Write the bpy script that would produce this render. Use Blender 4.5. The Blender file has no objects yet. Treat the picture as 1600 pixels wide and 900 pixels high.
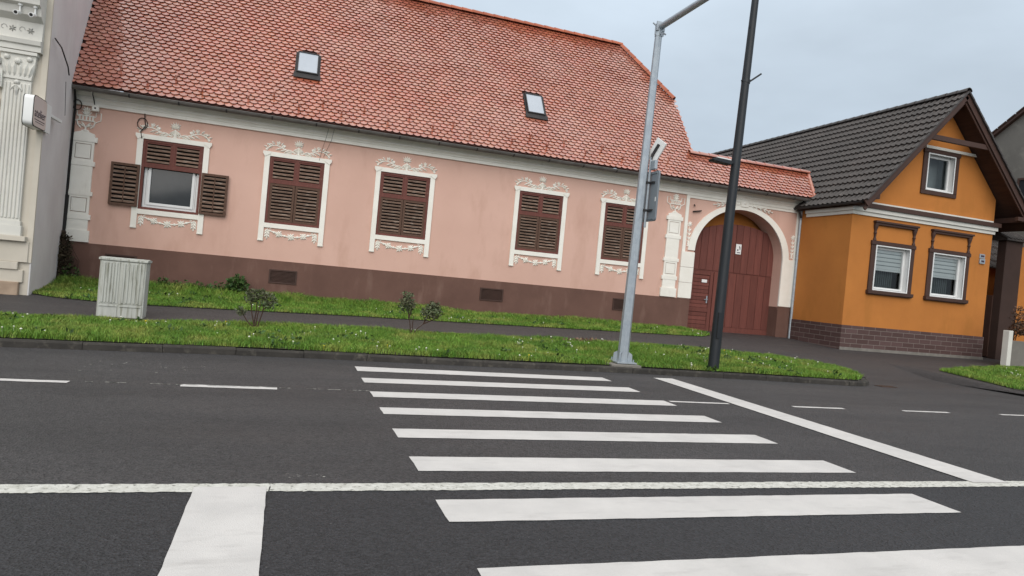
import bpy, bmesh, math, random
import numpy as np
from mathutils import Vector, Matrix
random.seed(7); rng = np.random.default_rng(7)
S = bpy.context.scene
COL = S.collection
R = math.radians
PI = math.pi

# ------------------------------------------------------------------ camera
YAW, PITCH, ROLL, EYE = 0.31618098, -0.00970588, 0.09340962, 1.4779
def cam_axes():
    cy, sy, cp, sp = math.cos(YAW), math.sin(YAW), math.cos(PITCH), math.sin(PITCH)
    f = Vector((sy*cp, cy*cp, sp)); r = Vector((cy, -sy, 0)); u = r.cross(f)
    cr, sr = math.cos(ROLL), math.sin(ROLL)
    return r*cr+u*sr, u*cr-r*sr, f
cam = bpy.data.cameras.new('camera'); camo = bpy.data.objects.new('camera', cam); COL.objects.link(camo)
r_, u_, f_ = cam_axes()
camo.matrix_world = Matrix(((r_.x, u_.x, -f_.x, 0), (r_.y, u_.y, -f_.y, 0), (r_.z, u_.z, -f_.z, EYE), (0, 0, 0, 1)))
cam.sensor_width = 36; cam.lens = 1066.32/1600*36; cam.clip_end = 2000; cam.clip_start = .05
S.camera = camo

# ------------------------------------------------------------------ world, sun, exposure
SUN_EL, SUN_AZ = R(33), R(198)         # azimuth measured clockwise from +Y
w = bpy.data.worlds.new('World'); S.world = w; w.use_nodes = True
nt = w.node_tree; nt.nodes.clear()
def N(nt, t, **k):
    n = nt.nodes.new(t)
    for a, b in k.items(): setattr(n, a, b)
    return n
out = N(nt, 'ShaderNodeOutputWorld'); bg = N(nt, 'ShaderNodeBackground')
sky = N(nt, 'ShaderNodeTexSky', sky_type='NISHITA', sun_disc=False, sun_elevation=SUN_EL, sun_rotation=SUN_AZ)
sky.air_density = 1; sky.dust_density = 2
tc = N(nt, 'ShaderNodeTexCoord'); sep = N(nt, 'ShaderNodeSeparateXYZ')
nt.links.new(tc.outputs['Generated'], sep.inputs[0])
ramp = N(nt, 'ShaderNodeValToRGB')      # overcast cloud deck: brighter towards the zenith
e = ramp.color_ramp.elements
e[0].position = 0.0; e[0].color = (5.2, 6.1, 7.0, 1)
e[1].position = 1.0; e[1].color = (14.0, 14.0, 13.8, 1)
m_ = e.new(.40); m_.color = (6.6, 7.6, 8.6, 1)
nt.links.new(sep.outputs['Z'], ramp.inputs[0])
noi = N(nt, 'ShaderNodeTexNoise'); noi.inputs['Scale'].default_value = 2.6; noi.inputs['Detail'].default_value = 5; noi.inputs['Roughness'].default_value = .5
mp = N(nt, 'ShaderNodeMapping'); mp.inputs['Scale'].default_value = (1, 1, 2.5)
nt.links.new(tc.outputs['Generated'], mp.inputs[0]); nt.links.new(mp.outputs[0], noi.inputs['Vector'])
mr = N(nt, 'ShaderNodeMapRange'); mr.inputs['From Min'].default_value = .3; mr.inputs['From Max'].default_value = .7
mr.inputs['To Min'].default_value = .88; mr.inputs['To Max'].default_value = 1.12
nt.links.new(noi.outputs[0], mr.inputs[0])
mul = N(nt, 'ShaderNodeVectorMath', operation='SCALE')
nt.links.new(ramp.outputs[0], mul.inputs[0]); nt.links.new(mr.outputs[0], mul.inputs['Scale'])
mix = N(nt, 'ShaderNodeMix', data_type='RGBA'); mix.inputs[0].default_value = .9
nt.links.new(sky.outputs[0], mix.inputs[6]); nt.links.new(mul.outputs[0], mix.inputs[7])
nt.links.new(mix.outputs[2], bg.inputs[0]); bg.inputs[1].default_value = .08
nt.links.new(bg.outputs[0], out.inputs[0])
sl = bpy.data.lights.new('sun', 'SUN'); so = bpy.data.objects.new('sun', sl); COL.objects.link(so)
sl.energy = 1.5; sl.angle = R(60); sl.color = (1, .95, .89)
sd = Vector((math.sin(SUN_AZ)*math.cos(SUN_EL), math.cos(SUN_AZ)*math.cos(SUN_EL), math.sin(SUN_EL)))
so.rotation_euler = sd.to_track_quat('Z', 'Y').to_euler(); so.location = (0, -10, 30)
S.view_settings.view_transform = 'Standard'; S.view_settings.look = 'None'
S.view_settings.exposure = 0.38; S.view_settings.gamma = 1; S.view_settings.use_curve_mapping = False

# ------------------------------------------------------------------ materials
def M(name, c1, c2=None, scale=2.0, rough=.8, bump=0, bscale=40, spec=.3, island=0.0, metallic=0, stretch=(1, 1, 1), c3=None, c3scale=8, c3lo=.6, c3hi=.75, coat=0, coatr=.22, sharp=(.35, .65), c3stretch=(1, 1, 1), hue=0):
    m = bpy.data.materials.new(name); m.use_nodes = True; nt = m.node_tree
    b = nt.nodes['Principled BSDF']; b.inputs['Roughness'].default_value = rough
    b.inputs['Specular IOR Level'].default_value = spec; b.inputs['Metallic'].default_value = metallic
    b.inputs['Coat Weight'].default_value = coat; b.inputs['Coat Roughness'].default_value = coatr
    c2 = c2 or tuple(x*.85 for x in c1)
    tc = N(nt, 'ShaderNodeTexCoord')
    def noise(sc, st, det=6):
        mp = N(nt, 'ShaderNodeMapping'); mp.inputs['Scale'].default_value = st
        nt.links.new(tc.outputs['Object'], mp.inputs[0])
        n = N(nt, 'ShaderNodeTexNoise'); n.inputs['Scale'].default_value = sc; n.inputs['Detail'].default_value = det; n.inputs['Roughness'].default_value = .6
        nt.links.new(mp.outputs[0], n.inputs['Vector']); return n
    def mr(src, lo, hi, a=0, z=1):
        r = N(nt, 'ShaderNodeMapRange'); r.inputs[1].default_value = lo; r.inputs[2].default_value = hi; r.inputs[3].default_value = a; r.inputs[4].default_value = z
        nt.links.new(src, r.inputs[0]); return r.outputs[0]
    def mx(f, a, bb):
        x = N(nt, 'ShaderNodeMix', data_type='RGBA'); nt.links.new(f, x.inputs[0])
        for i, v in ((6, a), (7, bb)):
            if isinstance(v, tuple): x.inputs[i].default_value = v[:3]+(1,)
            else: nt.links.new(v, x.inputs[i])
        return x.outputs[2]
    col = mx(mr(noise(scale, stretch).outputs[0], *sharp), c1, c2)
    if c3: col = mx(mr(noise(c3scale, c3stretch).outputs[0], c3lo, c3hi), col, c3)
    if island:
        g = N(nt, 'ShaderNodeNewGeometry'); h = N(nt, 'ShaderNodeHueSaturation')
        nt.links.new(mr(g.outputs['Random Per Island'], 0, 1, 1-island, 1+island), h.inputs['Value'])
        if hue: 
            mm = N(nt, 'ShaderNodeMath', operation='MULTIPLY'); mm.inputs[1].default_value = 7.31
            fr = N(nt, 'ShaderNodeMath', operation='FRACT')
            nt.links.new(g.outputs['Random Per Island'], mm.inputs[0]); nt.links.new(mm.outputs[0], fr.inputs[0])
            nt.links.new(mr(fr.outputs[0], 0, 1, .5-hue, .5+hue), h.inputs['Hue'])
        nt.links.new(col, h.inputs['Color']); col = h.outputs[0]
    nt.links.new(col, b.inputs['Base Color'])
    if bump:
        bn = N(nt, 'ShaderNodeBump'); bn.inputs['Strength'].default_value = bump; bn.inputs['Distance'].default_value = .02
        nt.links.new(noise(bscale, stretch, 4).outputs[0], bn.inputs['Height']); nt.links.new(bn.outputs[0], b.inputs['Normal'])
    return m
PINK = M('pink_plaster', (.66, .425, .345), (.61, .385, .31), scale=.55, rough=.9, bump=.12, bscale=60, c3=(.51, .305, .235), c3scale=1.6, c3lo=.52, c3hi=.85, c3stretch=(1, 1, .35))
PLINTH = M('brown_plinth', (.155, .083, .064), (.125, .066, .051), scale=1.2, rough=.85, bump=.15, bscale=50, c3=(.20, .12, .095), c3scale=3, c3lo=.55, c3hi=.8, c3stretch=(1, 1, .3))
STUCCO = M('white_stucco', (.86, .83, .76), (.80, .765, .69), scale=2.5, rough=.85, bump=.08, c3=(.66, .62, .55), c3scale=5, c3lo=.62, c3hi=.85, c3stretch=(1, 1, .3))
TILE = M('red_clay_tile', (.42, .115, .060), (.36, .10, .054), scale=.5, rough=.5, spec=.4, island=.10, c3=(.44, .175, .12), c3scale=.45, c3lo=.46, c3hi=.68, hue=.004, coat=1, coatr=.10)
TILE.node_tree.nodes['Principled BSDF'].inputs['Coat IOR'].default_value = 2.0
RIDGE = M('orange_ridge_tile', (.40, .105, .045), (.33, .085, .04), scale=2, rough=.5, spec=.4, island=.12)
UNDER = M('roof_underlay', (.05, .018, .013), rough=.95)
GUTTER = M('aged_metal_gutter', (.17, .158, .145), (.12, .11, .10), scale=3, rough=.55, metallic=.3, spec=.4)
REDWOOD = M('red_brown_painted_wood', (.165, .056, .044), (.13, .046, .036), scale=4, rough=.7, stretch=(4, 4, .6), bump=.2, bscale=30, c3=(.19, .10, .075), c3scale=9, c3lo=.58, c3hi=.72)
OLDWOOD = M('weathered_shutter_wood', (.26, .175, .13), (.13, .078, .055), scale=7, rough=.85, stretch=(.5, 3, 6), bump=.3, bscale=25, c3=(.43, .345, .285), c3scale=8, c3lo=.54, c3hi=.7, island=.22, c3stretch=(.6, 2, 5))
DARKWOOD = M('dark_shutter_wood', (.10, .055, .038), (.12, .07, .05), scale=8, rough=.85, stretch=(3, 3, 1), bump=.3, bscale=25, c3=(.27, .19, .13), c3scale=9, c3lo=.6, c3hi=.75)
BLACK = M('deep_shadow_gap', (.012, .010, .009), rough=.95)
GATE = M('oxblood_gate_wood', (.17, .056, .043), (.135, .045, .035), scale=3, rough=.6, stretch=(5, 5, .5), bump=.3, bscale=18, island=.16)
PVC = M('white_window_plastic', (.78, .78, .77), (.74, .74, .73), rough=.4, spec=.4)
GLASSDARK = M('dark_window_glass', (.018, .022, .026), (.03, .034, .038), scale=1.5, rough=.06, spec=.4)
BLIND = M('pale_skylight_blind', (.42, .46, .51), (.39, .43, .48), rough=.12, spec=.6, coat=.5, coatr=.03)
LEAD = M('dark_flashing_metal', (.035, .034, .035), (.05, .046, .045), rough=.6, metallic=.3)
ORANGE = M('orange_plaster', (.49, .185, .042), (.43, .16, .037), scale=.8, rough=.9, bump=.25, bscale=55, c3=(.37, .145, .03), c3scale=1.4, c3lo=.55, c3hi=.8, c3stretch=(1, 1, .4))
BROWN = M('brown_trim_paint', (.070, .036, .027), (.055, .03, .023), rough=.6, bump=.06)
BROWNWALL = M('brown_plaster', (.055, .032, .026), (.045, .027, .022), rough=.8, bump=.1)
SOFFIT = M('dark_soffit_boards', (.065, .032, .022), (.045, .023, .017), scale=3, stretch=(.5, .5, 6), rough=.7)
BLACKTILE = M('dark_concrete_tile', (.060, .050, .046), (.044, .038, .035), scale=1.2, rough=.5, spec=.4, c3=(.11, .092, .083), c3scale=5, c3lo=.55, c3hi=.8)
CREAM = M('cream_plaster', (.58, .53, .45), (.52, .475, .40), scale=1.2, rough=.88, bump=.08, c3=(.45, .41, .35), c3scale=3, c3lo=.6, c3hi=.85, c3stretch=(1, 1, .3))
CREAMTRIM = M('pale_facade_trim', (.66, .645, .59), (.60, .585, .54), scale=2, rough=.85, bump=.06, c3=(.48, .46, .42), c3scale=5, c3lo=.6, c3hi=.85, c3stretch=(1, 1, .3))
GABLEGREY = M('lilac_grey_plaster', (.70, .66, .65), (.62, .575, .57), scale=.8, rough=.9, bump=.12, bscale=30, c3=(.72, .71, .69), c3scale=1.2, c3lo=.5, c3hi=.8, c3stretch=(1, 1, .4))
STONE = M('rough_tan_stone', (.40, .30, .22), (.30, .22, .16), scale=4, rough=.9, bump=.4, bscale=14)
GALV = M('galvanised_steel', (.44, .48, .51), (.36, .40, .44), scale=9, rough=.48, metallic=.55, spec=.5)
ALU = M('grey_sign_aluminium', (.27, .30, .325), (.24, .27, .295), rough=.5, metallic=.4)
ANTH = M('anthracite_pole_paint', (.014, .017, .020), (.018, .021, .025), rough=.5, spec=.4)
WHITEP = M('white_enamel', (.80, .80, .78), (.76, .76, .74), rough=.35)
CABINET = M('stained_grey_cabinet', (.47, .475, .435), (.41, .415, .38), scale=3, rough=.75, stretch=(5, 5, .5), c3=(.17, .165, .115), c3scale=5.0, c3lo=.50, c3hi=.72, c3stretch=(4, 4, .35))
CABLE = M('black_cable', (.02, .018, .017), rough=.6)
BARK = M('brown_stem_bark', (.075, .042, .03), (.05, .03, .022), rough=.9)
ROSELEAF = M('dark_rose_leaf', (.11, .145, .07), (.085, .08, .045), scale=9, rough=.55, island=.35, hue=.03)
LEAF = M('green_shrub_leaf', (.05, .10, .022), (.035, .075, .018), scale=6, rough=.6, island=.35, hue=.02)
DRYLEAF = M('dry_brown_leaf', (.15, .085, .055), (.22, .15, .10), scale=9, rough=.9, island=.4, hue=.03)
REDLEAF = M('copper_red_leaf', (.12, .045, .025), (.06, .05, .03), scale=9, rough=.6, island=.35)
GRASS = M('grass_blade', (.155, .27, .036), (.095, .195, .026), scale=1.1, rough=.6, spec=.25, island=.38, c3=(.27, .30, .07), c3scale=1.7, c3lo=.47, c3hi=.68, hue=.02)
SOIL = M('grassy_soil', (.038, .058, .014), (.05, .045, .022), scale=4, rough=.95, bump=.5, bscale=30)
FLOWER = M('white_clover_flower', (.75, .75, .66), (.7, .68, .55), rough=.8)
YELLOW = M('yellow_dandelion', (.70, .50, .03), rough=.8)
CONC = M('kerb_concrete', (.052, .047, .041), (.034, .031, .028), scale=3, rough=.92, bump=.3, bscale=40, c3=(.10, .09, .075), c3scale=9, c3lo=.55, c3hi=.75, island=.15)
PAD = M('pale_concrete_pad', (.22, .20, .18), (.16, .15, .13), scale=8, rough=.95, bump=.3)
RUST = M('rusty_iron_grate', (.085, .045, .03), (.05, .035, .028), scale=20, rough=.9)
GREYPLASTER = M('bare_grey_plaster', (.20, .185, .165), (.15, .14, .125), scale=.7, rough=.95, bump=.2, bscale=20, c3=(.26, .24, .21), c3scale=2, c3lo=.55, c3hi=.8)
INK = M('dark_print_ink', (.06, .04, .06), rough=.6)
SIGNFACE = M('pale_pink_sign_face', (.62, .50, .44), (.66, .56, .53), scale=1.2, rough=.4)
SOLAR = M('solar_cell_glass', (.02, .025, .05), rough=.15, spec=.6)

def transp_glass():
    m = bpy.data.materials.new('clear_window_glass'); m.use_nodes = True; nt = m.node_tree; nt.nodes.clear()
    o = N(nt, 'ShaderNodeOutputMaterial'); a = N(nt, 'ShaderNodeBsdfTransparent'); g = N(nt, 'ShaderNodeBsdfGlossy'); x = N(nt, 'ShaderNodeMixShader'); f = N(nt, 'ShaderNodeFresnel')
    a.inputs[0].default_value = (.8, .84, .84, 1); g.inputs['Roughness'].default_value = .02; f.inputs[0].default_value = 1.5
    nt.links.new(f.outputs[0], x.inputs[0]); nt.links.new(a.outputs[0], x.inputs[1]); nt.links.new(g.outputs[0], x.inputs[2]); nt.links.new(x.outputs[0], o.inputs[0])
    return m
GLASS = transp_glass()

def asphalt(name, ca, cb, split=None, cn=None):
    m = bpy.data.materials.new(name); m.use_nodes = True; nt = m.node_tree; b = nt.nodes['Principled BSDF']
    tc = N(nt, 'ShaderNodeTexCoord')
    def noise(sc, det=4, st=(1, 1, 1)):
        mp = N(nt, 'ShaderNodeMapping'); mp.inputs['Scale'].default_value = st; nt.links.new(tc.outputs['Object'], mp.inputs[0])
        n = N(nt, 'ShaderNodeTexNoise'); n.inputs['Scale'].default_value = sc; n.inputs['Detail'].default_value = det; n.inputs['Roughness'].default_value = .65
        nt.links.new(mp.outputs[0], n.inputs['Vector']); return n.outputs[0]
    def mr(src, lo, hi, a=0, z=1):
        r = N(nt, 'ShaderNodeMapRange'); r.inputs[1].default_value = lo; r.inputs[2].default_value = hi; r.inputs[3].default_value = a; r.inputs[4].default_value = z
        nt.links.new(src, r.inputs[0]); return r.outputs[0]
    def mx(f, a, bb, bt='MIX'):
        x = N(nt, 'ShaderNodeMix', data_type='RGBA', blend_type=bt)
        if isinstance(f, float): x.inputs[0].default_value = f
        else: nt.links.new(f, x.inputs[0])
        for i, v in ((6, a), (7, bb)):
            if isinstance(v, tuple): x.inputs[i].default_value = v[:3]+(1,)
            else: nt.links.new(v, x.inputs[i])
        return x.outputs[2]
    col = mx(mr(noise(.6, 6, (.3, 1, 1)), .38, .62), ca, cb)
    if split:        # near lane is darker; the two tones meet under the centre line
        sp = N(nt, 'ShaderNodeSeparateXYZ'); nt.links.new(tc.outputs['Object'], sp.inputs[0])
        col = mx(mr(sp.outputs['Y'], split-.03, split+.03), cn, col)
    v = N(nt, 'ShaderNodeTexVoronoi'); v.inputs['Scale'].default_value = 62; nt.links.new(tc.outputs['Object'], v.inputs['Vector'])
    sx = N(nt, 'ShaderNodeSeparateColor'); nt.links.new(v.outputs['Color'], sx.inputs[0])
    sv = mr(sx.outputs[0], 0, 1, .55, 1.45)
    vm = N(nt, 'ShaderNodeVectorMath', operation='SCALE'); nt.links.new(col, vm.inputs[0]); nt.links.new(sv, vm.inputs['Scale'])
    fl = mr(noise(38, 2), .735, .76)                    # sparse pale chips lying on the asphalt
    col = mx(fl, vm.outputs[0], (.22, .21, .20))
    nt.links.new(col, b.inputs['Base Color'])
    nt.links.new(mr(noise(.7, 4, (.3, 1, 1)), .3, .7, .50, .72), b.inputs['Roughness']); b.inputs['Specular IOR Level'].default_value = .5
    bn = N(nt, 'ShaderNodeBump'); bn.inputs['Strength'].default_value = 1.0; bn.inputs['Distance'].default_value = .02
    hm = N(nt, 'ShaderNodeMath', operation='ADD'); nt.links.new(v.outputs['Distance'], hm.inputs[0]); nt.links.new(noise(60, 3), hm.inputs[1])
    nt.links.new(hm.outputs[0], bn.inputs['Height']); nt.links.new(bn.outputs[0], b.inputs['Normal'])
    return m
ROADM = asphalt('road_asphalt', (.063, .0585, .059), (.041, .0385, .0395), 4.62, (.028, .0278, .031))
WALKM = asphalt('footway_asphalt', (.062, .054, .0535), (.049, .044, .044))
def paint_mat():
    m = M('white_road_paint', (.63, .605, .58), (.55, .53, .51), scale=2.2, rough=.75, bump=.35, bscale=120, c3=(.47, .45, .43), c3scale=9, c3lo=.54, c3hi=.8, c3stretch=(.25, 1, 1))
    return m
PAINT = paint_mat()
ROUGHPAINT = M('worn_road_paint', (.66, .65, .60), (.5, .49, .44), scale=14, rough=.8, bump=.6, bscale=50, c3=(.16, .155, .13), c3scale=26, c3lo=.56, c3hi=.68)

def brick_mat():
    m = M('brown_stone_cladding', (.085, .048, .044), (.065, .04, .038), rough=.75, bump=.1)
    nt = m.node_tree; b = nt.nodes['Principled BSDF']
    tc = N(nt, 'ShaderNodeTexCoord'); s = N(nt, 'ShaderNodeSeparateXYZ'); c = N(nt, 'ShaderNodeCombineXYZ'); a = N(nt, 'ShaderNodeMath', operation='ADD')
    nt.links.new(tc.outputs['Object'], s.inputs[0]); nt.links.new(s.outputs[0], a.inputs[0]); nt.links.new(s.outputs[1], a.inputs[1])
    nt.links.new(a.outputs[0], c.inputs[0]); nt.links.new(s.outputs[2], c.inputs[1])
    k = N(nt, 'ShaderNodeTexBrick'); nt.links.new(c.outputs[0], k.inputs['Vector'])
    k.inputs['Color1'].default_value = (.075, .042, .038, 1); k.inputs['Color2'].default_value = (.105, .062, .058, 1); k.inputs['Mortar'].default_value = (.185, .15, .135, 1)
    k.inputs['Scale'].default_value = 1; k.inputs['Brick Width'].default_value = .46; k.inputs['Row Height'].default_value = .15; k.inputs['Mortar Size'].default_value = .009; k.inputs['Mortar Smooth'].default_value = .2
    nt.links.new(k.outputs['Color'], b.inputs['Base Color'])
    bn = N(nt, 'ShaderNodeBump'); bn.invert = True; bn.inputs['Strength'].default_value = .5; bn.inputs['Distance'].default_value = .01
    nt.links.new(k.outputs['Fac'], bn.inputs['Height']); nt.links.new(bn.outputs[0], b.inputs['Normal'])
    return m
BRICK = brick_mat()

# ------------------------------------------------------------------ mesh helpers
def tag(o, label=None, cat=None, group=None, kind=None):
    if label: o['label'] = label
    if cat: o['category'] = cat
    if group: o['group'] = group
    if kind: o['kind'] = kind
    return o
def empty(name, loc, label, cat, group=None):
    o = bpy.data.objects.new(name, None); COL.objects.link(o); o.location = loc; o.empty_display_size = .2
    return tag(o, label, cat, group)
def origin(o):
    v = Vector((0, 0, 0))
    while o: v += o.location; o = o.parent
    return v
class MB:
    def __init__(s): s.v = []; s.f = []
    def add(s, vs, fs):
        k = len(s.v); s.v += [tuple(v) for v in vs]; s.f += [tuple(i+k for i in f) for f in fs]; return s
    def box(s, x0, x1, y0, y1, z0, z1):
        return s.add([(x, y, z) for z in (z0, z1) for y in (y0, y1) for x in (x0, x1)],
                     [(0, 2, 3, 1), (4, 5, 7, 6), (0, 1, 5, 4), (2, 6, 7, 3), (0, 4, 6, 2), (1, 3, 7, 5)])
    def obox(s, c, ax, ay, az, sx, sy, sz):
        c = Vector(c); ax, ay, az = (Vector(a).normalized() for a in (ax, ay, az))
        return s.add([c+ax*sx*i+ay*sy*j+az*sz*k for k in (-.5, .5) for j in (-.5, .5) for i in (-.5, .5)],
                     [(0, 2, 3, 1), (4, 5, 7, 6), (0, 1, 5, 4), (2, 6, 7, 3), (0, 4, 6, 2), (1, 3, 7, 5)])
    def beam(s, a, b, wd, h, up=(0, 0, 1)):
        a, b = Vector(a), Vector(b); d = b-a; sd = d.cross(Vector(up)).normalized(); uu = sd.cross(d).normalized()
        return s.obox((a+b)/2, d, sd, uu, d.length, wd, h)
    def prism(s, poly, y0, y1):        # polygon in the XZ plane pushed along Y
        n = len(poly)
        s.add([(x, y0, z) for x, z in poly]+[(x, y1, z) for x, z in poly],
              [tuple(range(n)), tuple(range(2*n-1, n-1, -1))]+[(i, i+n, (i+1) % n+n, (i+1) % n) for i in range(n)]); return s
    def prismx(s, poly, x0, x1):       # polygon in the YZ plane pushed along X
        n = len(poly)
        s.add([(x0, y, z) for y, z in poly]+[(x1, y, z) for y, z in poly],
              [tuple(range(n)), tuple(range(2*n-1, n-1, -1))]+[(i, i+n, (i+1) % n+n, (i+1) % n) for i in range(n)]); return s
    def prismz(s, poly, z0, z1):
        n = len(poly)
        s.add([(x, y, z0) for x, y in poly]+[(x, y, z1) for x, y in poly],
              [tuple(range(n)), tuple(range(2*n-1, n-1, -1))]+[(i, i+n, (i+1) % n+n, (i+1) % n) for i in range(n)]); return s
    def tube(s, pts, r, n=8, cap=True, arc=None):
        pts = [Vector(p) for p in pts]; rs = r if isinstance(r, (list, tuple)) else [r]*len(pts)
        k = len(s.v); up = None
        for i, p in enumerate(pts):
            d = (pts[min(i+1, len(pts)-1)]-pts[max(i-1, 0)]).normalized()
            if up is None: up = Vector((0, 0, 1)) if abs(d.z) < .9 else Vector((1, 0, 0))
            sd = d.cross(up).normalized(); up = sd.cross(d).normalized()
            for j in range(n):
                a = 2*PI*(j+.5)/n; s.v.append(tuple(p+(sd*math.cos(a)+up*math.sin(a))*rs[i]))
        for i in range(len(pts)-1):
            for j in range(n): s.f.append((k+i*n+j, k+i*n+(j+1) % n, k+(i+1)*n+(j+1) % n, k+(i+1)*n+j))
        if cap:
            s.f.append(tuple(k+j for j in reversed(range(n)))); s.f.append(tuple(k+(len(pts)-1)*n+j for j in range(n)))
        return s
    def lathe(s, c, prof, n=12, axis='z'):
        k = len(s.v); c = Vector(c)
        for r, h in prof:
            for j in range(n):
                a = 2*PI*j/n; s.v.append(tuple(c+Vector((r*math.cos(a), r*math.sin(a), h))))
        for i in range(len(prof)-1):
            for j in range(n): s.f.append((k+i*n+j, k+i*n+(j+1) % n, k+(i+1)*n+(j+1) % n, k+(i+1)*n+j))
        s.f.append(tuple(k+j for j in reversed(range(n)))); s.f.append(tuple(k+(len(prof)-1)*n+j for j in range(n)))
        return s
    # --- stucco relief pieces, in the XZ plane at y = y0 standing out towards -Y
    def leaf(s, x, z, ang, ln, wd, h=.022, y0=0):
        d = Vector((math.cos(ang), 0, math.sin(ang))); n = Vector((-d.z, 0, d.x)); c = Vector((x, y0, z))
        prof = [(0, .16), (.2, .72), (.5, 1), (.78, .6), (1, .05)]
        rim = [c+d*ln*t+n*wd*.5*w for t, w in prof]+[c+d*ln*t-n*wd*.5*w for t, w in reversed(prof)]
        k = len(rim); rid = [c+d*ln*.2+Vector((0, -h*.8, 0)), c+d*ln*.6+Vector((0, -h, 0))]
        f = []
        for i in range(k):
            j = (i+1) % k; a = k if (i in (0, 8, 9) or j in (0, 9)) else k+1
            f.append((i, j, a))
        f += [(1, k, k+1), (8, k+1, k)]
        return s.add(rim+rid, f)
    def dome(s, x, z, r, h=None, y0=0, n=10):
        h = h or r*.8; vs = []
        for q in (0, .5, .85): vs += [(x+r*math.cos(q*PI/2)*math.cos(2*PI*j/n), y0-h*math.sin(q*PI/2), z+r*math.cos(q*PI/2)*math.sin(2*PI*j/n)) for j in range(n)]
        vs.append((x, y0-h, z)); fs = []
        for i in range(2):
            for j in range(n): fs.append((i*n+j, i*n+(j+1) % n, (i+1)*n+(j+1) % n, (i+1)*n+j))
        for j in range(n): fs.append((2*n+j, 2*n+(j+1) % n, 3*n))
        return s.add(vs, fs)
    def rib(s, pts, r, y0=0):         # relief stem
        return s.tube([(x, y0, z) for x, z in pts], r, 6)
    def build(s, name, mat, parent=None, smooth=False, bevel=0, recalc=True):
        off = origin(parent) if parent else Vector((0, 0, 0))
        me = bpy.data.meshes.new(name)
        me.from_pydata([tuple(Vector(v)-off) for v in s.v], [], s.f)
        if recalc or bevel:
            b = bmesh.new(); b.from_mesh(me); bmesh.ops.recalc_face_normals(b, faces=b.faces)
            if bevel:
                bmesh.ops.remove_doubles(b, verts=b.verts, dist=1e-5)
                ed = [x for x in b.edges if len(x.link_faces) == 2 and x.calc_face_angle(0) > .6]
                bmesh.ops.bevel(b, geom=ed, offset=bevel, segments=1, affect='EDGES')
            b.to_mesh(me); b.free()
        me.materials.append(mat)
        if smooth:
            me.polygons.foreach_set('use_smooth', [True]*len(me.polygons))
            try: me.set_sharp_from_angle(angle=R(40))
            except Exception: pass
        o = bpy.data.objects.new(name, me); COL.objects.link(o)
        if parent: o.parent = parent
        return o
def np_mesh(name, V, F, mat, parent=None):
    me = bpy.data.meshes.new(name); nv, nf, k = len(V), len(F), F.shape[1]
    if parent: V = V-np.array(origin(parent))
    me.vertices.add(nv); me.vertices.foreach_set('co', V.astype(np.float32).ravel())
    me.loops.add(nf*k); me.loops.foreach_set('vertex_index', F.astype(np.int32).ravel())
    me.polygons.add(nf); me.polygons.foreach_set('loop_start', np.arange(0, nf*k, k, dtype=np.int32))
    me.update(); me.materials.append(mat)
    o = bpy.data.objects.new(name, me); COL.objects.link(o)
    if parent: o.parent = parent
    return o
def copy_tree(o, parent=None):
    c = o.copy(); COL.objects.link(c)
    if parent: c.parent = parent
    for ch in list(o.children): copy_tree(ch, c)
    return c
def struct(o): return tag(o, kind='structure')

# ------------------------------------------------------------------ ground
KX = [-60, -12, -3.4, -.36, 3.73, 5.91, 9.1, 11.0, 11.35, 11.72, 12.02, 12.25, 12.44, 12.46, 15.4, 15.55, 15.75, 16.2, 60]
KY = [9.8, 9.95, 10.52, 10.92, 11.06, 11.18, 11.12, 11.0, 11.04, 11.24, 11.6, 12.1, 12.6, 12.62, 12.62, 10.6, 10.4, 10.3, 10.1]
def kerb_y(x): return float(np.interp(x, KX, KY))
def sm(a, b, t):
    t = np.clip((t-a)/(b-a), 0, 1); return t*t*(3-2*t)
def gz(x, y):
    x = np.asarray(x, float); y = np.asarray(y, float)
    base = .10+np.clip(y-11.1, 0, 7.9)*.044
    dr = sm(12.30, 12.5, x)*(1-sm(15.45, 15.6, x))           # dropped kerb of the driveway
    ramp = sm(12.45, 14.6, y)
    return base*(1-dr)+dr*base*ramp
m = MB(); m.add([(-90, -60, 0), (140, -60, 0), (140, 19.5, 0), (-90, 19.5, 0)], [(0, 1, 2, 3)])
struct(m.build('road', ROADM))
m = MB(); xs = list(np.unique(np.concatenate([[-90, -40, -20], np.arange(-12, 30, .3), [11.35, 11.72, 12.02, 12.25, 12.44, 12.5, 15.4, 15.55, 15.75, 40, 60, 100, 140]])))
ts = np.concatenate([np.linspace(0, 1, 34), [1.1, 1.5, 3, 6]])
for x in xs:
    y0 = kerb_y(x)+.05
    for t in ts:
        y = y0+t*(19.3-y0); m.v.append((x, y, float(gz(x, y))-(.002 if t else .02)))
nt_ = len(ts)
for i in range(len(xs)-1):
    for j in range(nt_-1): m.f.append((i*nt_+j, (i+1)*nt_+j, (i+1)*nt_+j+1, i*nt_+j+1))
struct(m.build('footway', WALKM, smooth=True))

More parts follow.
